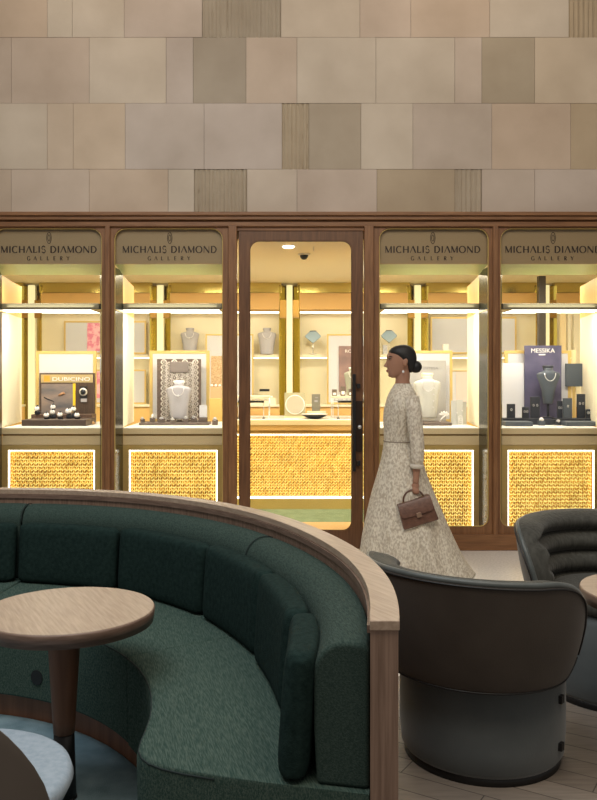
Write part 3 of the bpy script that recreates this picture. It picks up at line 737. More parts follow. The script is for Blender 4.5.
# ---------------------------------------------------------------- window left of the door
def relief():
    e = empty('patterned_plaque', (X(179,7.85), 7.85, CT)); tag(e, 'carved brown grey plaque with lattice relief behind the silver bust', 'plaque')
    x0, x1 = X(157,7.85), X(201,7.85); z1 = Z(359,7.85)
    B('base_board', (x0, 7.85, CT), (x1, 7.87, z1), mat('taupe_board', (.08,.055,.042), .6, col2=(.14,.10,.08), nscale=40), e)
    bm = bmesh.new(); xa, xb = X(161,7.84)-e.location.x, X(198,7.84)-e.location.x; n = 7; m_ = 12
    dx = (xb-xa)/n; dz = (z1-CT-.01)/m_
    for i in range(n):
        for j in range(m_):
            cx = xa+(i+.5)*dx; cz = .005+(j+.5)*dz+(dz/2 if i % 2 else 0)
            if cz > z1-CT-.01: continue
            for s in (-1, 1):
                pts = [(cx+s*dx*.5*math.sin(a), -.006-.003*math.cos(a), cz+dz*(-.5+a/PI*2*.5)) for a in (0,.8,1.57,2.3,3.1)]
                tube(bm, pts, .0075, 6)
            bm2 = Matrix.Translation((cx, -.004, cz)) @ Matrix.Diagonal((dx*.2, .006, dz*.22, 1))
            bmesh.ops.create_icosphere(bm, subdivisions=1, radius=1, matrix=bm2)
    mesh_from(bm, 'lattice_relief', mat('pewter_relief', (.50,.46,.43), .35, .3), e, smooth=True)
    B('name_plate', (X(170,7.83), 7.825, Z(372.5,7.83)), (X(188.5,7.83), 7.842, Z(362,7.83)), mat('taupe_plate', (.17,.145,.135), .5), e, bevel=.003)
relief()
tray('jewellery_tray', 139, 209, 7.48, 7.72, .022, M['taupebox'], 'flat taupe tray under the silver bust left of the door')
def ring_block(px, Y, w, h, z, label, grp=None, m='taupebox', top='silver', cone=False):
    e = empty('ring_stand', (X(px,Y), Y, z)); tag(e, label, 'jewellery stand', grp)
    wd = w*Y/F/2
    bm = bmesh.new(); box(bm, (-wd,-.02,0), (wd,.03,h*Y/F*.62)); mesh_from(bm, 'block', M[m], e, bevel=.003)
    hz = h*Y/F*.62
    bm = bmesh.new(); 
    if cone: lathe(bm, [(0,hz),(wd*.7,hz),(wd*.25,hz+h*Y/F*.5),(0,hz+h*Y/F*.55)], 14)
    else: lathe(bm, [(0,hz),(wd*.75,hz),(wd*.8,hz+h*Y/F*.15),(wd*.3,hz+h*Y/F*.38),(0,hz+h*Y/F*.4)], 14)
    mesh_from(bm, 'pad', M[top], e, smooth=True)
    pts = [(.010*math.cos(a), -.022, hz+.008+.010*math.sin(a)) for a in [k*PI/5 for k in range(11)]]
    TB('ring', pts, .0022, M['steel'], e, 5)
    return e
TZ = CT+.0225
G2 = 'ring stands around the silver bust'
for px, w, h, lab, c, Yb in ((142.5,4,5,'slanted pale ring stand at the left end of the taupe tray',False,7.56),(152.5,5,7,'taupe ring stand with tall pale stem, second on the taupe tray',True,7.56),(161.5,6.5,5.5,'taupe ring stand with silver pad at the left foot of the silver bust',False,7.54),(172.5,5,4.5,'small white ring cone in front of the silver bust',True,7.50),(186,6,6,'taupe ring stand with pale pad at the right foot of the silver bust',False,7.54),(194,6,6.5,'taupe ring stand further right of the silver bust, next to the last',False,7.58)):
    ring_block(px, Yb, w, h, TZ, lab, G2, cone=c, top='white' if c else 'silver')
e = empty('earring_stand', (X(203.2,7.56), 7.56, TZ)); tag(e, 'upright pale grey earring card on a taupe block at the right end of the tray', 'jewellery stand')
bm = bmesh.new(); box(bm, (-.037,-.02,0), (.037,.03,.045)); mesh_from(bm, 'block', M['taupebox'], e, bevel=.003)
bm = bmesh.new(); box(bm, (-.035,-.003,.045), (.035,.009,.155)); mesh_from(bm, 'card', M['paleposter'], e, bevel=.002)
ring_block(215, 7.5, 5.5, 8, CT, 'taupe ring stand on the white countertop beside the right window edge', None)
for k in range(3):
    bm = bmesh.new(); bmesh.ops.create_uvsphere(bm, u_segments=12, v_segments=8, radius=.016); o = mesh_from(bm, 'pearl_ball', M['white'], smooth=True)
    o.location = (X(211.8+k*4, 9.7), 9.7, Z(385.5,9.7)); 
    tag(o, '%s of three white balls on the sand riser beside the window edge' % ('leftmost','middle','rightmost')[k], 'ball', 'white balls on the sand riser')
o = B('side_cabinet', (X(209,9.6), 9.6, 0), (X(236,9.6), 9.85, Z(398.5,9.6)), M['orange'], bevel=.004); tag(o, 'low amber side cabinet behind the right end of the display left of the door', 'cabinet')
# ball riser
o = B('ball_riser', (X(210,9.6), 9.62, Z(398.5,9.6)), (X(224,9.6), 9.78, Z(387.2,9.62)), mat('riser_sand', (.55,.38,.22), .6)); tag(o, 'sand coloured riser block carrying the three white balls', 'riser')

# ---------------------------------------------------------------- window right of the door
tray('jewellery_tray', 404, 452, 7.42, 7.72, .028, M['taupebox'], 'flat grey taupe tray under the ivory bust right of the door')
e = empty('card_stand', (X(459,7.56), 7.56, CT)); tag(e, 'folded grey three panel earring card on the white countertop', 'jewellery stand')
s = 7.56/F
for a, b, ya, yb, h in ((-7.5,-2.5,.02,0,24),(-2.5,4,0,0,25),(4,8,0,.02,23)):
    bm = bmesh.new(); pts = [(a*s, ya),(b*s, yb),(b*s, yb+.006),(a*s, ya+.006)]
    loft(bm, [[(p[0], p[1], z) for p in pts] for z in (0, h*s)]); mesh_from(bm, 'card_panel', mat('dove_card', (.50,.51,.49), .5), e)
for k, (dx, dz) in enumerate(((-2.2,12),(3,14),(0,6))):
    bm = bmesh.new(); bmesh.ops.create_icosphere(bm, subdivisions=1, radius=.008); o = mesh_from(bm, 'stud', M['steel'], e); o.location = (dx*s, -.006, dz*s)
for k in range(3):
    bm = bmesh.new(); tube(bm, [(.022*math.cos(a)+.005, -.04, .022+.022*math.sin(a)+k*.020) for a in [j*PI/6 for j in range(13)]], .0028, 6); mesh_from(bm, 'bangle', M['steel'], e, smooth=True)
e = empty('flower_brooch', (X(443,7.55), 7.55, CT+.0285)); tag(e, 'white flower shaped jewel on a small stand on the grey tray', 'jewellery')
bm = bmesh.new(); tube(bm, [(-.03,0,.0),(-.01,0,.03),(.02,0,.055)], .007, 6); mesh_from(bm, 'stem', M['white'], e, smooth=True)
for k in range(5):
    a = PI*.1+k*PI*.2
    bm = bmesh.new(); bmesh.ops.create_uvsphere(bm, u_segments=10, v_segments=6, radius=1); bmesh.ops.scale(bm, vec=(.024,.008,.010), verts=bm.verts)
    o = mesh_from(bm, 'petal', M['white'], e, smooth=True); o.location = (.01+.026*math.cos(a), 0, .058+.018*math.sin(a)); o.rotation_euler = (0, -a, 0)
# small pieces on rear shelf
o = B('jewel_card', (X(383,10.1), 10.1, Z(354.3,10.1)), (X(387.5,10.1), 10.15, Z(345,10.1)), mat('grey_print_card', (.25,.26,.3), .5, col2=(.6,.6,.62), nscale=60)); tag(o, 'small dark and grey card beside the blue stand bust', 'card')
o = B('bangle_box', (X(443,9.98), 9.98, Z(353.8,10.1)), (X(449,9.98), 10.04, Z(344,9.98)), M['white'], bevel=.01); tag(o, 'small white box in front of the wide upper board', 'box')

# ---------------------------------------------------------------- rightmost window
e = empty('navy_poster', (X(544,7.88), 7.88, CT)); tag(e, 'tall navy poster with white name on top in the rightmost window', 'poster')
B('board', (X(524.5,7.88), 7.88, CT), (X(561.5,7.88), 7.892, Z(345.5,7.88)), M['navy'], e)
text_obj('MESSIKA', 'lettering', .058, (X(543,7.87)-e.location.x, -.003, Z(352.6,7.87)-CT), M['white'], e, width=.225)
B('underline', (X(539,7.87), 7.876, Z(355.2,7.87)), (X(545.5,7.87), 7.879, Z(354,7.87)), M['white'], e)
board('pale_board', 502.5, 363, 524, None, 7.9, M['paleposter'], 'plain pale blue white board left of the navy poster')
sb = board('slate_board', 565.5, 363.5, 582.5, 386.5, 7.93, M['slate'], 'square slate grey board right of the navy poster', cat='panel')
B('support', (X(573,7.94), 7.943, CT), (X(575,7.94), 7.95, Z(386,7.94)), M['gold'], sb)
board('cream_back_board', 571.5, 350, 576, None, 8.0, M['champ'], 'narrow cream upright strip behind the slate board')
NT = 'black jewellery trays in the rightmost window'
tray('jewel_tray', 506, 533, 7.32, 7.50, .040, M['slate'], 'low slate tray at the front left under the small square box')
tray('jewel_tray', 503, 540, 7.52, 7.66, .060, M['navyblack'], 'black tray at the rear left under the two tall earring cards')
tray('jewel_tray', 541, 556, 7.50, 7.66, .050, M['navyblack'], 'black tray in the middle in front of the charcoal bust')
tray('jewel_tray', 557, 592, 7.52, 7.68, .058, M['navyblack'], 'black tray at the rear right under the tall card and box')
tray('jewel_tray', 567, 604, 7.32, 7.50, .040, M['slate'], 'low slate tray at the front right edge of the window')
def jcard(px, Y, w, h, z, label, m='navyblack', two=True):
    e = empty('earring_card', (X(px,Y), Y, z)); tag(e, label, 'earring stand', 'black earring stands in the rightmost window'); s = Y/F
    bm = bmesh.new(); box(bm, (-w*s/2,-.012,0), (w*s/2,.016,h*s)); mesh_from(bm, 'block', M[m], e, bevel=.003)
    for k in ((-1, 1) if two else (0,)):
        bm = bmesh.new(); tube(bm, [(k*w*s*.2+.007*math.cos(a), -.015, h*s*.6+.010*math.sin(a)) for a in [j*PI/5 for j in range(11)]], .002, 5); mesh_from(bm, 'earring', M['steel'], e, smooth=True)
jcard(511, 7.58, 8, 14, CT+.0605, 'black upright card with a ring at the far left of the black trays', two=False)
jcard(525.5, 7.56, 6.5, 11, CT+.0605, 'small black earring card left of the tall one beside the bust')
jcard(535, 7.60, 9, 21, CT+.0605, 'wide tall black earring card just left of the charcoal bust')
jcard(559.8, 7.62, 5, 17, CT+.0585, 'black earring card just right of the charcoal bust')
jcard(567.5, 7.58, 8.5, 20, CT+.0585, 'slate sided tall black card in the middle of the right tray', 'slate', two=False)
jcard(581, 7.62, 8, 24, CT+.0585, 'tallest black earring card standing right of the slate card')
jcard(588.5, 7.56, 5, 9, CT+.0585, 'lowest black card at the far right end of the rear tray')
ring_block(541.5, 7.44, 6, 8, CT, 'slate ring box with white ring pad in the middle of the front row', None, m='slate', top='white')
ring_block(558, 7.44, 5, 6, CT, 'small black ring box in front of the black right tray', None, m='navyblack', top='silver')

# ---------------------------------------------------------------- things on the shop counter
CZ = .9605
e = empty('table_mirror', (X(295,9.28), 9.28, CZ)); tag(e, 'square standing mirror with round inset glass on the shop counter', 'mirror')
s = 9.28/F
bm = bmesh.new(); box(bm, (-10.5*s,-.005,.012), (10.5*s,.015,25*s)); mesh_from(bm, 'board', mat('mirror_board', (.40,.37,.24), .4), e, bevel=.004)
bm = bmesh.new(); lathe(bm, [(0,-.002),(8.8*s,-.002),(8.8*s,.004),(0,.004)], 36); o = mesh_from(bm, 'round_glass', mat('soft_mirror', (.56,.52,.42), .35, .2), e, smooth=False); o.rotation_euler = (PI/2,0,0); o.location = (0,-.009,13*s)
bm = bmesh.new(); tube(bm, [(9.3*s*math.cos(a), -.008, 13*s+9.3*s*math.sin(a)) for a in [k*PI/16 for k in range(34)]], .006, 6); mesh_from(bm, 'rim', M['white'], e, smooth=True)
bm = bmesh.new(); box(bm, (-11*s,-.06,0), (11*s,.05,.012)); mesh_from(bm, 'base', M['champ'], e, bevel=.003)
e = empty('shallow_bowl', (X(314.5,9.05), 9.05, CZ)); tag(e, 'shallow black bowl with white inside on the shop counter', 'bowl')
bm = bmesh.new(); lathe(bm, [(0,0),(.05,0),(.09,.012),(.145,.045),(.14,.045),(.085,.018),(0,.010)], 36); mesh_from(bm, 'outer', M['black'], e, smooth=True)
bm = bmesh.new(); lathe(bm, [(0,.011),(.085,.0195),(.139,.0475),(.147,.053),(.135,.053),(.08,.03),(0,.022)], 36); mesh_from(bm, 'lining', M['counter'], e, smooth=True)
e = empty('plaque_stand', (X(316,9.4), 9.4, CZ)); tag(e, 'small grey name plaque on a cream block behind the black bowl', 'plaque')
s = 9.4/F
bm = bmesh.new(); box(bm, (-9*s,-.02,0), (10*s,.05,6*s)); mesh_from(bm, 'block', M['creamw'], e, bevel=.003)
bm = bmesh.new(); box(bm, (-4.2*s,-.005,6*s), (4.2*s,.006,23*s)); mesh_from(bm, 'plaque', mat('pewter', (.24,.23,.19), .4, .3), e, bevel=.002)
bm = bmesh.new(); box(bm, (-1.6*s,-.008,15*s), (1.6*s,-.004,17*s)); box(bm, (-.8*s,-.008,19*s), (1.8*s,-.004,19.8*s)); mesh_from(bm, 'marks', M['silver'], e)
def vitrine(pxa, pxb, label, Y=8.97):
    s = Y/F; e = empty('glass_vitrine', (X((pxa+pxb)/2,Y), Y, CZ)); tag(e, label, 'showcase')
    w = (pxb-pxa)*s/2; h = 23*s; d = .34
    bm = bmesh.new()
    for sx in (-w, w):
        for y in (0, d): tube(bm, [(sx, y, 0), (sx, y, h)], .006, 6)
    mesh_from(bm, 'legs_frame', M['steel'], e, smooth=True)
    bm = bmesh.new(); box(bm, (-w,-.004,h-.05), (w,d,h-.044)); mesh_from(bm, 'shelf_glass', M['glass'], e)
    bm = bmesh.new(); box(bm, (-w-.006,-.008,h-.02), (w+.006,d+.006,h)); mesh_from(bm, 'top', mat('vitrine_top', (.80,.72,.56), .3), e, bevel=.003)
    bm = bmesh.new(); box(bm, (-w,-.006,h-.05), (w,-.002,h-.02)); mesh_from(bm, 'front_glass', M['glass'], e)
    bm = bmesh.new()
    for k in range(5):
        x = -w+(k+.5)*2*w/5; box(bm, (x-.012,.03,h-.044), (x+.012,.06,h-.03))
    mesh_from(bm, 'jewel_pads', M['white'], e)
    return e
vitrine(229, 269, 'glass topped showcase on slim steel legs at the left end of the shop counter')
vitrine(333, 372, 'glass topped showcase on slim steel legs at the right end of the shop counter')
def ustand(pxa, pxb, label, Y=9.0):
    s = Y/F; e = empty('bracelet_stand', (X((pxa+pxb)/2,Y), Y+.06, CZ)); tag(e, label, 'bracelet stand'); w = (pxb-pxa)*s/2
    bm = bmesh.new()
    for sx in (-w, w): tube(bm, [(sx,0,.01),(sx,0,17*s)], .005, 6)
    mesh_from(bm, 'post', M['steel'], e, smooth=True)
    bm = bmesh.new(); tube(bm, [(-w-.004,0,17*s),(w+.004,0,17*s)], .011, 8); mesh_from(bm, 'bar', M['black'], e, smooth=True)
    bm = bmesh.new()
    for sx in (-w, w): lathe(bm, [(0,0),(.016,0),(.016,.01),(0,.012)], 12, c=(sx,0))
    mesh_from(bm, 'foot', M['black'], e)
ustand(238, 263.5, 'black bar bracelet stand under the left showcase')
ustand(338.5, 366, 'black bar bracelet stand under the right showcase')
for k in range(6):
    bm = bmesh.new(); lathe(bm, [(0,0),(.012,0),(.016,.012),(.012,.024),(0,.026)], 12); o = mesh_from(bm, 'ring_pad', M['white'], smooth=True); o.location = (X(251.5+k*4,9.95), 9.98, Z(404.8,9.93)+.08)
    tag(o, 'small white ring pad, number %s from the left in the row behind the left showcase' % ('one','two','three','four','five','six')[k], 'ring pad', 'white ring pads in a row')
o = B('pad_rail', (X(249,9.95), 9.955, Z(404.8,9.93)+.0), (X(276,9.95), 10.01, Z(404.8,9.93)+.08), M['creamw']); tag(o, 'cream ledge block carrying the row of white ring pads', 'ledge')
o = B('black_card', (X(259.5,9.94), 9.935, Z(391.4,9.94)), (X(269.5,9.94), 9.95, Z(389,9.94)), M['black']); tag(o, 'thin black bar below the row of white ring pads', 'bar')
for k, (px, h) in enumerate(((334.5, 6.5), (343, 9.5), (351, 7))):
    e = empty('ring_box', (X(px,9.05), 9.06, CZ+23*8.97/F+.0005)); tag(e, ('small grey ring box at the left on the right showcase','taller grey ring box in the middle on the right showcase','reddish ring box at the door edge on the right showcase')[k], 'ring box'); s = 9.05/F
    bm = bmesh.new(); box(bm, (-2.4*s,-.015,0), (2.4*s,.02,h*s)); mesh_from(bm, 'box', M['taupebox'], e, bevel=.003)
    bm = bmesh.new(); box(bm, (-1.6*s,-.019,h*s*.15), (1.6*s,-.013,h*s*.5)); mesh_from(bm, 'pad', M['white'], e)
bust('necklace_bust', 352, 392, 364, 9.3, mat('sage_velvet', (.30,.31,.25), .6), 'grey green necklace bust partly hidden by the door edge', 8.5, M['steel'])
bpy.data.objects[[o.name for o in bpy.data.objects if o.get('label','').startswith('grey green necklace')][0]].location.z = CZ+23*8.97/F+.001
bpy.data.objects[[o.name for o in bpy.data.objects if o.get('label','').startswith('grey green necklace')][0]].location.y = 9.22

# ================================================================ CURVED BOOTH
CX, CYB = -1.5, 2.4
RT = [(-20,1.85),(-13.4,1.815),(0,1.79),(15,1.78),(25,1.788),(35,1.812),(45,1.845),(55,1.88),(65,1.910),(75,1.925),(90,1.93),(110,1.93),(135,1.90),(160,1.86)]
def R_(th): return cr(RT, th)
def sp(th, r, z): a = math.radians(th); return (CX+r*math.cos(a), CYB+r*math.sin(a), z)
def sweep(bm, ths, prof, mi=0):
    """prof(th) -> list of (r,z)"""
    loft(bm, [[sp(t, r, z) for r, z in prof(t)] for t in ths], mi=mi)
def rng_(a, b, step=1.5):
    n = max(2, int(abs(b-a)/step)); return [a+(b-a)*k/n for k in range(n+1)]
TH0, TH1 = -13.4, 138
bw = empty('booth_partition', (0,0,0)); tag(bw, 'curved oak partition with pale wood ledge wrapping the green booth', 'partition')
def flat_end(bm, yv=1.98):
    for v in bm.verts:
        if v.co.y < yv+.055 and v.co.x > 0 and (abs(math.degrees(math.atan2(v.co.y-CYB, v.co.x-CX))-TH0) < .01): v.co.y = yv
    return bm
bm = bmesh.new(); sweep(bm, rng_(TH0, TH1), lambda t: [(R_(t), .826), (R_(t), .85), (R_(t)-.074, .85), (R_(t)-.074, .826)]); flat_end(bm)
mesh_from(bm, 'ledge', M['oak'], bw, bevel=.0025)
bm = bmesh.new(); sweep(bm, rng_(TH0, TH1), lambda t: [(R_(t)-.003, 0), (R_(t)-.003, .826), (R_(t)-.072, .826), (R_(t)-.072, 0)]); flat_end(bm, 1.985)
mesh_from(bm, 'curved_wall', M['oakv'], bw)
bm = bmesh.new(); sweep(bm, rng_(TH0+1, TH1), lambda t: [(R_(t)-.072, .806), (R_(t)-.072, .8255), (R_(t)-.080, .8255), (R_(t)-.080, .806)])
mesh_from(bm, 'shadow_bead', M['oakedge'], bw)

so = empty('curved_sofa', (0,0,0)); tag(so, 'long curved dark green banquette sofa fitted inside the oak partition', 'sofa')
def round_prof(pts, r, n=4):
    """round the convex corners of a closed profile: pts (x,z,round?)"""
    out = []; N = len(pts)
    for i, (x, z, rr) in enumerate(pts):
        if not rr: out.append((x, z)); continue
        p = Vector((x, z)); a = Vector(pts[i-1][:2]); b = Vector(pts[(i+1) % N][:2])
        da = (a-p).normalized(); db = (b-p).normalized()
        A = p+da*rr; Bp = p+db*rr
        for k in range(n+1):
            t = k/n; q = (1-t)**2*A+2*t*(1-t)*p+t*t*Bp; out.append((q.x, q.y))
    return out
RF = [(-13.4,1.45),(-13.2,1.34),(-12.8,1.25),(-12.2,1.19),(-11.2,1.145),(-10,1.118),(-8,1.095),(-5,1.083),(0,1.080),(60,1.080),(90,1.08),(140,1.08)]
def rf(t): return lerp_tab(RF, t)
SEATB = [(-13.4, 32.2), (32.2, 84), (84, 134)]
for a, b in SEATB:
    ths = ([-13.4,-13.2,-12.8,-12.2,-11.2,-10,-8,-6,-4] + rng_(-2, b-.12, 2)) if a < 0 else rng_(a+.12, b-.12, 2)
    def pr(t):
        f = rf(t)
        return round_prof([(R_(t)-.085, .30, 0), (f+.012, .30, 0), (f, .405, .035), (f+.025, .424, .02), (R_(t)-.085, .424, 0)], 0)
    bm = bmesh.new(); sweep(bm, ths, lambda t: round_prof([(R_(t)-.073, .105, 0), (rf(t)+.006, .105, 0), (rf(t), .425, .030), (R_(t)-.073, .425, 0)], 0, 5))
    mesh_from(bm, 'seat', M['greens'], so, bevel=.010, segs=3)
    tt = [t for t in ths if t > a]
    TB('seat_piping', [sp(t, rf(t)+.006, .414) for t in tt], .0028, M['pipe'], so, 6)
bm = bmesh.new(); sweep(bm, rng_(-11, 134, 2), lambda t: [(R_(t)-.09, .0), (rf(max(t,-6))+.05, .0), (rf(max(t,-6))+.05, .11), (R_(t)-.09, .11)])
mesh_from(bm, 'plinth', M['kick'], so)
for a, b in ((-12.9, 34), (34, 84.5), (84.5, 134)):
    ths = rng_(a+.1, b-.1, 1.5)
    def pr(t):
        o = R_(t)
        e_ = min(t-a, b-t)*.028; k = 1 if e_ > .03 else math.sqrt(max(.0, 1-(1-e_/.03)**2))*.06+.94
        top = .785*k+.785*(1-k)*.9
        zc = top-.085; pp = [(o-.073, .425), (o-.205, .425), (o-.212, .55), (o-.213, zc)]
        pp += [(o-.128-.085*math.cos(a), zc+.085*math.sin(a)) for a in [PI/2*q/9 for q in range(1, 10)]]
        return pp+[(o-.10, top-.001), (o-.082, top-.006), (o-.073, top-.016)]
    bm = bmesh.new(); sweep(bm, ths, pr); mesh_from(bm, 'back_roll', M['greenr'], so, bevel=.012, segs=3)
TB('roll_seam', [sp(34, R_(34)-d, z) for d, z in [(.08,.778),(.10,.784)]+[(.128+.085*math.cos(a), .70+.085*math.sin(a)) for a in [PI/2-PI/2*q/8 for q in range(9)]]], .0022, M['pipe'], so)
TB('roll_seam', [sp(84.5, R_(84.5)-d, z) for d, z in [(.08,.778),(.10,.784)]+[(.128+.085*math.cos(a), .70+.085*math.sin(a)) for a in [PI/2-PI/2*q/8 for q in range(9)]]], .0022, M['pipe'], so)
# socket on the seat front
bm = bmesh.new(); lathe(bm, [(0,-.002),(.030,-.002),(.030,.002),(0,.002)], 24)
o = mesh_from(bm, 'grommet', M['black'], so); o.location = sp(64.4, 1.082, .202); o.rotation_euler = (PI/2, 0, math.radians(64.4-90))
# loose back cushions
clab = ['shortest green back cushion at the near right end of the booth', 'green back cushion second from the near right end', 'green back cushion third from the near right end, under the curved seam', 'green back cushion directly right behind the oak table top', 'wide green back cushion behind the oak table, second from the left edge', 'green back cushion cut by the left edge of the photo']
cang = [(-13.6,1.0,.022), (1.9,21.3,.010), (22,42.8,0), (43.5,64.7,-.008), (65.4,84.0,-.018), (84.7,104.5,-.02)]
for (a, b, dd), lb in zip(cang, clab):
    root_th = (a+b)/2; L = (b-a)
    bm = bmesh.new(); N = 30; rings = []; pip = []
    for k in range(N+1):
        u = -1+2*k/N; u = math.copysign(abs(u)**.65, u) if False else u
        # denser near the ends
        u = math.sin(u*PI/2)
        t = root_th+u*L/2
        ro = R_(t)-.212-(.012 if a == 1.9 else 0)
        e_ = (1-abs(u))*L/2*.0275
        k2 = min(1, e_/.05); endf = math.sqrt(max(0, 1-(1-k2)**2))
        th = .080*(.18+.82*endf)*(1+.18*(1-u*u)); hh = (.300+dd)*(1-.15*(1-endf)); zc = .428+(.300+dd)/2
        ring = []
        for q in range(28):
            an = 2*PI*q/28; ca, sa = math.cos(an), math.sin(an)
            x = math.copysign(abs(ca)**.42, ca)*th/2; z = math.copysign(abs(sa)**.32, sa)*hh/2
            lean = .022*(z/hh)      # leans back at the top
            ring.append(sp(t, ro-.045-x+lean, zc+z))
        rings.append(ring)
        if abs(u) < .97: pip.append(sp(t, ro-.045-th*.40+.022, zc+hh/2-.006))
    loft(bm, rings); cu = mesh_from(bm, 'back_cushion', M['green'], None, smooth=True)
    tag(cu, lb, 'cushion', 'loose green back cushions along the booth')
    TB('piping', pip, .0035, M['pipe'], cu, 6)

# ================================================================ TABLES
def table(x, y, label):
    e = empty('round_table', (x, y, 0)); tag(e, label, 'table')
    e.scale = (.955,.955,1.06)
    LT('table_top', [(0,.565),(.285,.565),(.300,.585),(.303,.606),(.299,.611),(0,.611)], M['oak'], e, 72, smooth=False)
    LT('edge_band', [(.286,.564),(.302,.5845),(.3045,.6045),(.301,.6095),(.299,.6095),(.299,.566)], M['oakedge'], e, 72, smooth=True)
    LT('column', [(0,.215),(.037,.215),(.040,.26),(.056,.50),(.060,.565),(0,.565)], M['kick'], e, c=(-.015,0))
    LT('foot_column', [(0,.008),(.043,.008),(.036,.21),(0,.215)], M['black'], e, c=(-.015,0))
    LT('base_plate', [(0,0),(.046,0),(.046,.006),(.044,.012),(0,.012)], M['black'], e, c=(-.015,0))
    return e
table(-.749, 2.80, 'round pale oak table on a tapered wooden column inside the green booth')
table(1.377, 3.04, 'round oak table at the right edge of the photo between the armchairs').rotation_euler = (0,0,1)

# ================================================================ TUB CHAIRS
def tub_chair(x, y, face, label, base_m='bluegrey', ext=104, drop=58, group=None, ztop=.76, sc=1):
    e = empty('tub_chair', (x, y, 0), face-PI/2); tag(e, label, 'armchair', group); e.scale = (sc,)*3
    LT('base', [(0,.028),(.292,.028),(.304,.045),(.310,.12),(.310,.36),(.295,.40),(0,.40)], M[base_m], e, 64)
    LT('plinth', [(0,0),(.292,0),(.292,.03),(0,.03)], M['black'], e, 64)
    LT('seat_cushion', [(0,.40),(.27,.40),(.30,.42),(.30,.455),(.27,.475),(.15,.482),(0,.484)], M['velvet'], e, 48).location = (0,.02,0)
    off = -.055; zb = .358
    def ztf(al):
        a = abs(al)
        if a < drop: return ztop-.012*(a/drop)**2
        u = min(1, (a-drop)/(ext-drop)); return zb+.10+(ztop-.012-zb-.10)*max(0, 1-u**2.4)**(1/2.0)
    def zbf(al):
        a = abs(al); u = max(0, (a-ext+18)/18); return zb+.07*u**2
    WX_ = 1.07
    def ro(al, z): 
        f = (z-zb)/(ztop-zb); return .322+.078*max(0,f)**.75+.008*math.sin(PI*min(1,max(0,f)))
    als = []
    n = 64
    for k in range(n+1): als.append(math.sin((-1+2*k/n)*PI/2)*ext if False else (-ext+2*ext*k/n))
    als = sorted(set(als+[ext-.5,-ext+.5,ext-1.5,-ext+1.5,ext-2.5,-ext+2.5]))
    def pt(al, r, z): a = math.radians(al); return (WX_*r*math.sin(a), off-r*math.cos(a), z)
    # outer shell (thin, taupe)
    bm = bmesh.new(); rings = []
    for al in als:
        zt = ztf(al)-.018; z0 = zbf(al); m_ = 12
        o_ = [pt(al, ro(al, z0+(zt-z0)*k/m_), z0+(zt-z0)*k/m_) for k in range(m_+1)]
        i_ = [pt(al, ro(al, z0+(zt-z0)*k/m_)-.022, z0+(zt-z0)*k/m_) for k in range(m_, -1, -1)]
        rings.append(o_+i_)
    loft(bm, rings); mesh_from(bm, 'outer_shell', M['taupe'], e, smooth=True, bevel=.004)
    # channelled inner padding: horizontal rolls
    bm = bmesh.new(); rings = []; RH = .098
    for al in als[1:-1]:
        zt = ztf(al); zlo = .40; m_ = 46; ring = []
        H_ = zt-zlo
        ef = min(1, (ext-abs(al))/9); ef = math.sqrt(max(0,1-(1-ef)**2))
        for k in range(m_+1):
            z = zlo+H_*k/m_
            d = ztop-z; ph = (d % RH)/RH
            bul = abs(math.sin(PI*ph))**.55
            th = (.045+.055*bul)*(.35+.65*ef)
            topf = min(1, (zt-z)/.04); th2 = th*math.sqrt(max(0, 1-(1-topf)**2))*1.0
            ring.append(pt(al, ro(al, z)-.02-th2, z))
        for k in range(7):
            z = zt-.0-(zt-zlo)*k/6; ring.append(pt(al, ro(al, z)-.018, z-.002 if k == 0 else z))
        rings.append(ring)
    loft(bm, rings); mesh_from(bm, 'channel_padding', M['velvet'], e, smooth=True)
    # rim roll and piping
    rr = [pt(al, ro(al, ztf(al))-.016, ztf(al)-.012) for al in als]
    rr += [pt(ext+.6, ro(ext, z)-.014, z) for z in (zb+.09, zb+.07)]; rr = [pt(-ext-.6, ro(ext, z)-.014, z) for z in (zb+.07, zb+.09)]+rr
    TB('rim_roll', rr, .012, M['rim'], e, 10)
    TB('rim_piping', [pt(al, ro(al, ztf(al)-.02)+.002, ztf(al)-.022) for al in als], .0035, M['black'], e, 6)
    TB('lower_seam', [pt(al, ro(al, zbf(al))+.001, zbf(al)) for al in als], .0035, M['black'], e, 6)
    for zz in (.09, .26):
        for s in (1,):
            bm = bmesh.new(); box(bm, (s*.306,-.012,zz), (s*.322,.012,zz+.028)); mesh_from(bm, 'fabric_tab', M['black'], e).rotation_euler = (0,0,math.radians(0))
    return e
D = math.radians
tub_chair(.738, 3.17, D(50), 'tub armchair seen from behind, beside the end of the oak partition', group=None)
tub_chair(1.485, 3.77, D(-90), 'tub armchair with ribbed dark green inside at the right edge facing the camera')
tub_chair(-1.00, 1.98, D(75), 'pale blue seated chair with taupe back cut by the lower left corner') if False else None

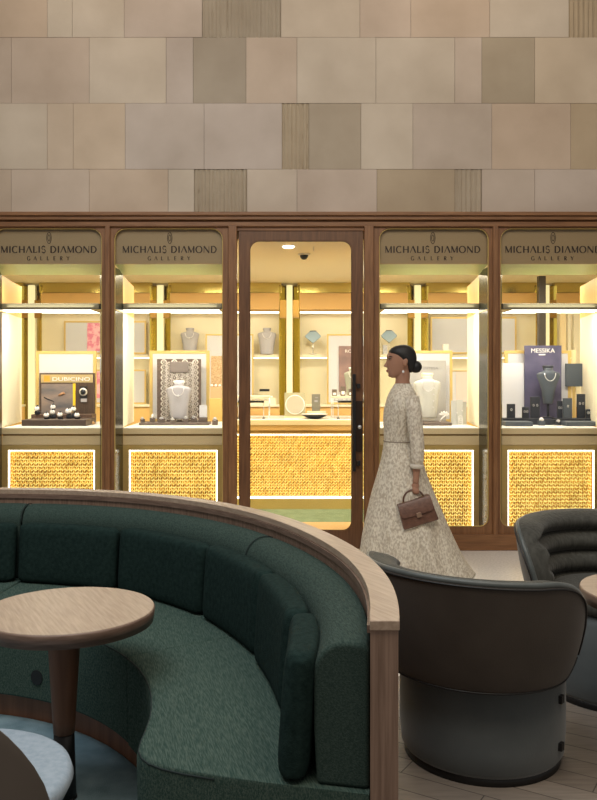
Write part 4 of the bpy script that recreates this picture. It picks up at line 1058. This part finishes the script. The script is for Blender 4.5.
# pale chair, lower left corner
e = empty('pale_chair', (-.85, 2.09, 0), 0); tag(e, 'pale blue chair with taupe back cut by the lower left corner', 'chair')
LT('seat', [(0,.33),(.22,.34),(.280,.37),(.295,.40),(.288,.42),(.275,.427),(0,.43)], M['pale_blue'], e, 56)
LT('underseat', [(0,.20),(.14,.22),(.19,.33),(0,.34)], M['bluegrey'], e, 40)
LT('swivel_post', [(0,.012),(.03,.012),(.03,.21),(0,.21)], M['black'], e); LT('base_plate', [(0,0),(.2,0),(.2,.008),(.03,.02),(0,.02)], M['black'], e)
bm = bmesh.new(); rings = []
for k in range(33):
    al = -102+204*k/32; a = D(al-124); u = abs(al)/102
    zt = .41+.46*max(0,1-u**2)**.9; ring = []
    for j in range(9):
        z = .36+(zt-.36)*j/8; r = .30+.04*(z-.36)/.4; ring.append((r*math.cos(a), r*math.sin(a), z))
    for j in range(8,-1,-1):
        z = .36+(zt-.36)*j/8; r = .30+.04*(z-.36)/.4-.022; ring.append((r*math.cos(a), r*math.sin(a), z))
    rings.append(ring)
loft(bm, rings); mesh_from(bm, 'backrest', mat('light_taupe_leather', (.12,.10,.085), .6), e, smooth=True, bevel=.004)

# ================================================================ WOMAN
WY = 6.0; WX0 = X(403, WY)
def wp(px, py): return (X(px, WY)-WX0, Z(py, WY))
wo = None
def ell(bm, c, r, seg=20, rot=None):
    mtx = Matrix.Translation(c) @ (rot.to_4x4() if rot else Matrix.Identity(4)) @ Matrix.Diagonal((*r, 1))
    bmesh.ops.create_uvsphere(bm, u_segments=seg, v_segments=seg//2+2, radius=1, matrix=mtx)
def hloft(bm, secs, n=24, yc=0):
    """secs: (z, x0, x1, halfdepth[, yc])"""
    rings = []
    for s in secs:
        z, x0, x1, hd = s[:4]; y0 = s[4] if len(s) > 4 else yc
        rings.append([((x0+x1)/2+(x1-x0)/2*math.cos(2*PI*k/n), y0+hd*math.sin(2*PI*k/n), z) for k in range(n)])
    loft(bm, rings)
def S(py, a, b, hd, y=0): return (Z(py, WY), X(a,WY)-WX0, X(b,WY)-WX0, hd, y)
bm = bmesh.new()
# skull and face
hloft(bm, [S(346.2,399.5,407,.03), S(348,393.5,411,.055), S(351,389.5,413,.068), S(354,387.4,414,.072), S(357.5,386.6,414.2,.073), S(361,386.6,413.8,.072), S(364.5,386.9,412.5,.068), S(368,387.3,410.5,.061), S(371.5,387.8,408,.053), S(374.5,388.4,404,.043), S(376.8,389.6,400,.030), S(377.8,391.5,396,.015)])
# nose, brow, lips, chin
x, z = wp(387.2, 359.5); x2, z2 = wp(383.6, 366.4)
rings = []
for f, wd, pr_ in ((0,.006,.0),(.35,.009,.008),(.7,.013,.018),(.92,.016,.027),(1.05,.015,.022),(1.15,.008,.004)):
    zz = z+(z2-z)*f; xb = x+.012
    rings.append([(xb, -wd, zz), (x-pr_, -wd*.35, zz), (x-pr_-.001, 0, zz), (x-pr_, wd*.35, zz), (xb, wd, zz)])
loft(bm, rings)
ex, ez = wp(387.6, 356.6); ell(bm, (ex+.004, 0, ez), (.010,.045,.007))
lx, lz = wp(387.3, 370.2); ell(bm, (lx+.001, 0, lz), (.009,.021,.0055)); ell(bm, (lx+.003, 0, lz-.010), (.009,.019,.0055))
cx_, cz_ = wp(390, 375.4); ell(bm, (cx_, 0, cz_), (.014,.018,.012))
# ears
for sg in (-1, 1):
    ax, az = wp(404, 362.5); ell(bm, (ax, sg*.074, az), (.017,.014,.031), rot=Matrix.Rotation(D(12), 3, 'Y'))
# neck and torso
hloft(bm, [S(366,397,410.5,.045), S(374,396,410,.047), S(381,395.4,409.6,.048), S(386,394.5,410.5,.055), S(391,393,412,.09), S(396,390,415,.150), S(402,388,417,.165), S(412,386,416,.150), S(425,386.5,414,.135), S(440,387,412,.115), S(455,386,414,.14), S(470,386,415,.155), S(482,387,414,.14)])
# legs, mid stride
def limb(pts, r, n=14):
    tube(bm, pts, r, n)
def wq(px, py, y): a, b = wp(px, py); return (a, y, b)
limb([wq(401,476,-.07), wq(395,520,-.065), wq(390,545,-.06), wq(391,566,-.06)], [.075,.055,.045,.032])
limb([wq(401,476,.07), wq(412,520,.065), wq(425,545,.06), wq(436,566,.06)], [.075,.055,.045,.032])
limb([wq(393,566,-.06), wq(386,570.5,-.06), wq(380,571.5,-.06)], [.034,.026,.018])
limb([wq(437,565,.06), wq(431,570,.06), wq(425,571.5,.06)], [.034,.026,.018])
# left (near) arm down to the bag, right arm on the far side swinging forward
limb([wq(408.5,398,-.165), wq(410.5,420,-.19), wq(412.8,442,-.195), wq(412.6,460,-.20), wq(411.8,474,-.205), wq(411.4,479,-.205)], [.045,.040,.036,.030,.022,.021], 16)
limb([wq(407,398,.165), wq(404,420,.19), wq(400,442,.20), wq(396,460,.20), wq(394,472,.20)], [.045,.040,.036,.028,.022], 16)
ell(bm, wq(393,479,.20), (.022,.014,.040))
# near hand: palm, four curled fingers round the bag handle, thumb
ell(bm, wq(411.4,482,-.205), (.024,.015,.032))
for k in range(4):
    a0 = (409.0+1.5*k, 484.5+.4*k)
    bx, bz = wp(*a0); y = -.222
    r = (.0082,.0085,.0082,.0072)[k]; L = (.9,1,.95,.8)[k]
    tube(bm, [(bx, -.208, bz+.006), (bx, -.224, bz-.010*L), (bx, -.222, bz-.026*L), (bx, -.206, bz-.034*L), (bx, -.194, bz-.026*L)], [r, r, r*.95, r*.9, r*.75], 8)
bx, bz = wp(409.4, 481); tube(bm, [(bx, -.200, bz), (bx-.016, -.190, bz-.012), (bx-.014, -.184, bz-.030), (bx-.004, -.186, bz-.040)], [.011,.010,.009,.007], 8)
for k in range(4):
    bx, bz = wp(391.2+1.4*k, 483.5); tube(bm, [(bx, .20, bz+.01), (bx-.004, .20, bz-.018), (bx, .194, bz-.038)], [.008,.008,.006], 8)
bx, bz = wp(390.6, 479); tube(bm, [(bx, .195, bz+.004), (bx-.014, .185, bz-.014), (bx-.012, .18, bz-.030)], [.010,.009,.007], 8)
tmp = mesh_from(bm, 'person', M['skin'])
md = tmp.modifiers.new('r', 'REMESH'); md.mode = 'VOXEL'; md.voxel_size = .0036; md.use_smooth_shade = True
md2 = tmp.modifiers.new('s', 'SMOOTH'); md2.iterations = 2; md2.factor = .4
bpy.context.view_layer.update()
dg = bpy.context.evaluated_depsgraph_get(); me = bpy.data.meshes.new_from_object(tmp.evaluated_get(dg))
tmp.modifiers.clear(); tmp.data = me
for p in me.polygons: p.use_smooth = True
wo = tmp; wo.location = (WX0, WY, 0)
tag(wo, 'woman in long ivory lace dress, dark hair in low bun, walking left past the shop', 'person')
# hair
bm = bmesh.new()
hloft(bm, [S(344.8,401,406,.02), S(345.8,396,409.5,.045), S(348,391.5,412.8,.064), S(351,388.9,415,.076), S(353.5,388.4,416,.080), S(356.5,391.5,416.6,.081), S(359.5,395.5,416.6,.080), S(362.5,400.5,416,.076), S(366,405.5,415.2,.068), S(369.5,407,413.6,.056), S(372.5,408.4,411.8,.035)], 32)
# sweep in front of the ear stays off the face
c = wp(415.6, 366.8); ell(bm, (c[0], 0, c[1]), (.046,.05,.045)); ell(bm, (c[0]+.01, 0, c[1]-.012), (.03,.036,.032))
hr = mesh_from(bm, 'hair', M['hair'], wo, smooth=True)
for sg in (-1, 1):
    c = wp(389.1, 359.2)
    bm = bmesh.new(); ell(bm, (c[0], sg*.038, c[1]), (.009,.011,.0048), 12); ey = mesh_from(bm, 'eye', mat('eye_white', (.45,.42,.40), .3), wo, smooth=True)
    bm = bmesh.new(); ell(bm, (c[0]-.003, sg*.044, c[1]), (.0055,.0075,.0046), 10); mesh_from(bm, 'iris', M['hair'], ey, smooth=True)
    TB('eyebrow', [(c[0]-.010, sg*.024, c[1]+.016), (c[0]-.001, sg*.043, c[1]+.020), (c[0]+.016, sg*.057, c[1]+.015)], .0032, M['hair'], wo, 6)
    TB('eyelash', [(c[0]-.009, sg*.032, c[1]+.004), (c[0]-.001, sg*.047, c[1]+.005), (c[0]+.011, sg*.053, c[1]+.001)], .0022, M['hair'], wo, 6)
    bm = bmesh.new(); c2 = wp(401.8, 372); ell(bm, (c2[0], sg*.072, c2[1]+.002), (.009,.006,.010), 12); mesh_from(bm, 'earring', M['white'], wo, smooth=True)
bm = bmesh.new(); ell(bm, (lx-.0005, 0, lz-.001), (.0095,.020,.0045)); ell(bm, (lx+.002, 0, lz-.010), (.0095,.018,.005)); mesh_from(bm, 'lips', M['lip'], wo, smooth=True)
# dress: bodice and skirt in one swept surface with folds
secs = [S(383.5,394.6,410.4,.058), S(386,393.6,412,.066), S(389,391.6,413.8,.10), S(393,389.4,416,.150), S(398,387.3,417.5,.178), S(405,385.3,418,.185), S(412,383.7,417.5,.178), S(420,383.2,416.8,.160), S(430,383.6,416.3,.140), S(438,384.0,416.5,.126), S(441,384.0,416.5,.124), S(444,383.6,417,.130), S(452,382.5,419.5,.152), S(462,380.5,423,.176), S(475,377,427,.195), S(490,372.4,433,.215), S(505,368.5,439.5,.235), S(520,365.2,446,.255), S(535,362.2,452.5,.275), S(550,360,459.8,.29), S(562,358.8,467,.30), S(570,358.5,473,.31), S(572.6,358.8,475,.31)]
bm = bmesh.new(); rings = []; n = 96
zs = [s[0] for s in secs]
def interp(z):
    for a, b in zip(secs, secs[1:]):
        if a[0] >= z >= b[0]:
            f = (a[0]-z)/(a[0]-b[0]); return [a[i]+(b[i]-a[i])*f for i in range(4)]
    return secs[-1]
NZ = 90
for j in range(NZ+1):
    z = zs[0]+(zs[-1]-zs[0])*j/NZ; _, x0, x1, hd = interp(z)
    drop = max(0, (zs[10]-z)/(zs[10]-zs[-1]))
    ring = []
    for k in range(n):
        a = 2*PI*k/n
        fold = 1+drop*(.085*math.sin(a*9+z*2.0)+.055*math.sin(a*14-z*5+1.3)+.02*math.sin(a*23))*(.2+.8*abs(math.sin(a)))
        ring.append(((x0+x1)/2+(x1-x0)/2*math.cos(a), hd*fold*math.sin(a), z+(.004*math.sin(a*5) if 0 < j < NZ else 0)))
    rings.append(ring)
loft(bm, rings, cap=False)
dr = mesh_from(bm, 'dress', M['lace'], wo, smooth=True)
md = dr.modifiers.new('sol', 'SOLIDIFY'); md.thickness = .003
TB('waist_seam', [((X(400.3,WY)-WX0)+(X(416.7,WY)-X(383.8,WY))/2*math.cos(a), .127*math.sin(a), Z(441,WY)) for a in [k*PI/20 for k in range(42)]], .004, mat('lace_band', (.30,.25,.19), .8), dr, 6)
for sg, pts in ((-1, [(408.5,397,-.16,.054),(409.5,408,-.185,.056),(410.8,420,-.192,.054),(412.3,434,-.197,.051),(413.4,446,-.198,.048),(413.2,456,-.20,.044),(412.6,464,-.203,.043)]), (1, [(407,397,.16,.054),(405,420,.19,.055),(400,442,.20,.05),(396,462,.20,.044)])):
    bm = bmesh.new(); tube(bm, [wq(a, b, y) for a, b, y, r in pts], [r for *_, r in pts], 20)
    sl = mesh_from(bm, 'sleeve', M['lace'], dr, smooth=True)
    a, b, y, r = pts[-1]
    bm = bmesh.new(); tube(bm, [wq(a, b-3, y), wq(a-.2, b+1.2, y)], [r+.006, r+.004], 20); mesh_from(bm, 'cuff', mat('pale_cuff', (.62,.56,.47), .8), sl, smooth=True)

# handbag
bx, bz = wp(412, 486.5)
bg_ = empty('handbag', (WX0+bx-.033, WY-.215, bz)); bg_.rotation_euler = (0, D(-17), 0)
tag(bg_, 'structured brown leather handbag with flap and clasp hanging from the woman\'s hand', 'handbag')
q_ = WY/F*.95
bm = bmesh.new(); rings = []
for z, w_, d in ((-34.5,18.0,.060),(-33,18.4,.062),(-22,17.6,.055),(-11.5,16.8,.040),(-10,16.5,.034)):
    rings.append([((x_-1.6)*q_, y_, z*q_) for i, (x_, y_) in enumerate(((-w_,-d),(w_,-d),(w_,d),(-w_,d)))])
loft(bm, rings); mesh_from(bm, 'body', M['bag'], bg_, bevel=.010, segs=3)
bm = bmesh.new(); rings = []
for x_, dz in ((-17.2,0),(-14,-1.6),(0,-2.2),(14,-1.6),(17.2,0)):
    rings.append([((x_-1.6)*q_, y, z*q_+(dz*q_ if z < -15 else 0)) for y, z in ((.036,-9.8),(-.037,-9.8),(-.048,-12.5),(-.0635,-21.5),(-.069,-21.5),(-.054,-11.5),(-.042,-8.6),(.036,-8.6))])
loft(bm, rings); mesh_from(bm, 'flap', M['bag'], bg_, bevel=.003)
bm = bmesh.new(); box(bm, (-3.8*q_,-.077,-26*q_), (1.4*q_,-.066,-21*q_)); cl = mesh_from(bm, 'clasp', mat('clasp_leather', (.30,.19,.13), .35, .4), bg_, bevel=.004)
TB('handle', [((-1.0+10.5*math.cos(a))*q_, 0, (-9.5+10.2*math.sin(a))*q_) for a in [k*PI/16 for k in range(17)]], .0065, M['bag'], bg_, 8)
for s in (-14.5, 6.0):
    TB('handle_ring', [((3+s)*q_+.008*math.cos(a), 0, -9.5*q_+.010*math.sin(a)) for a in [k*PI/5 for k in range(11)]], .0028, M['gold'], bg_, 6)
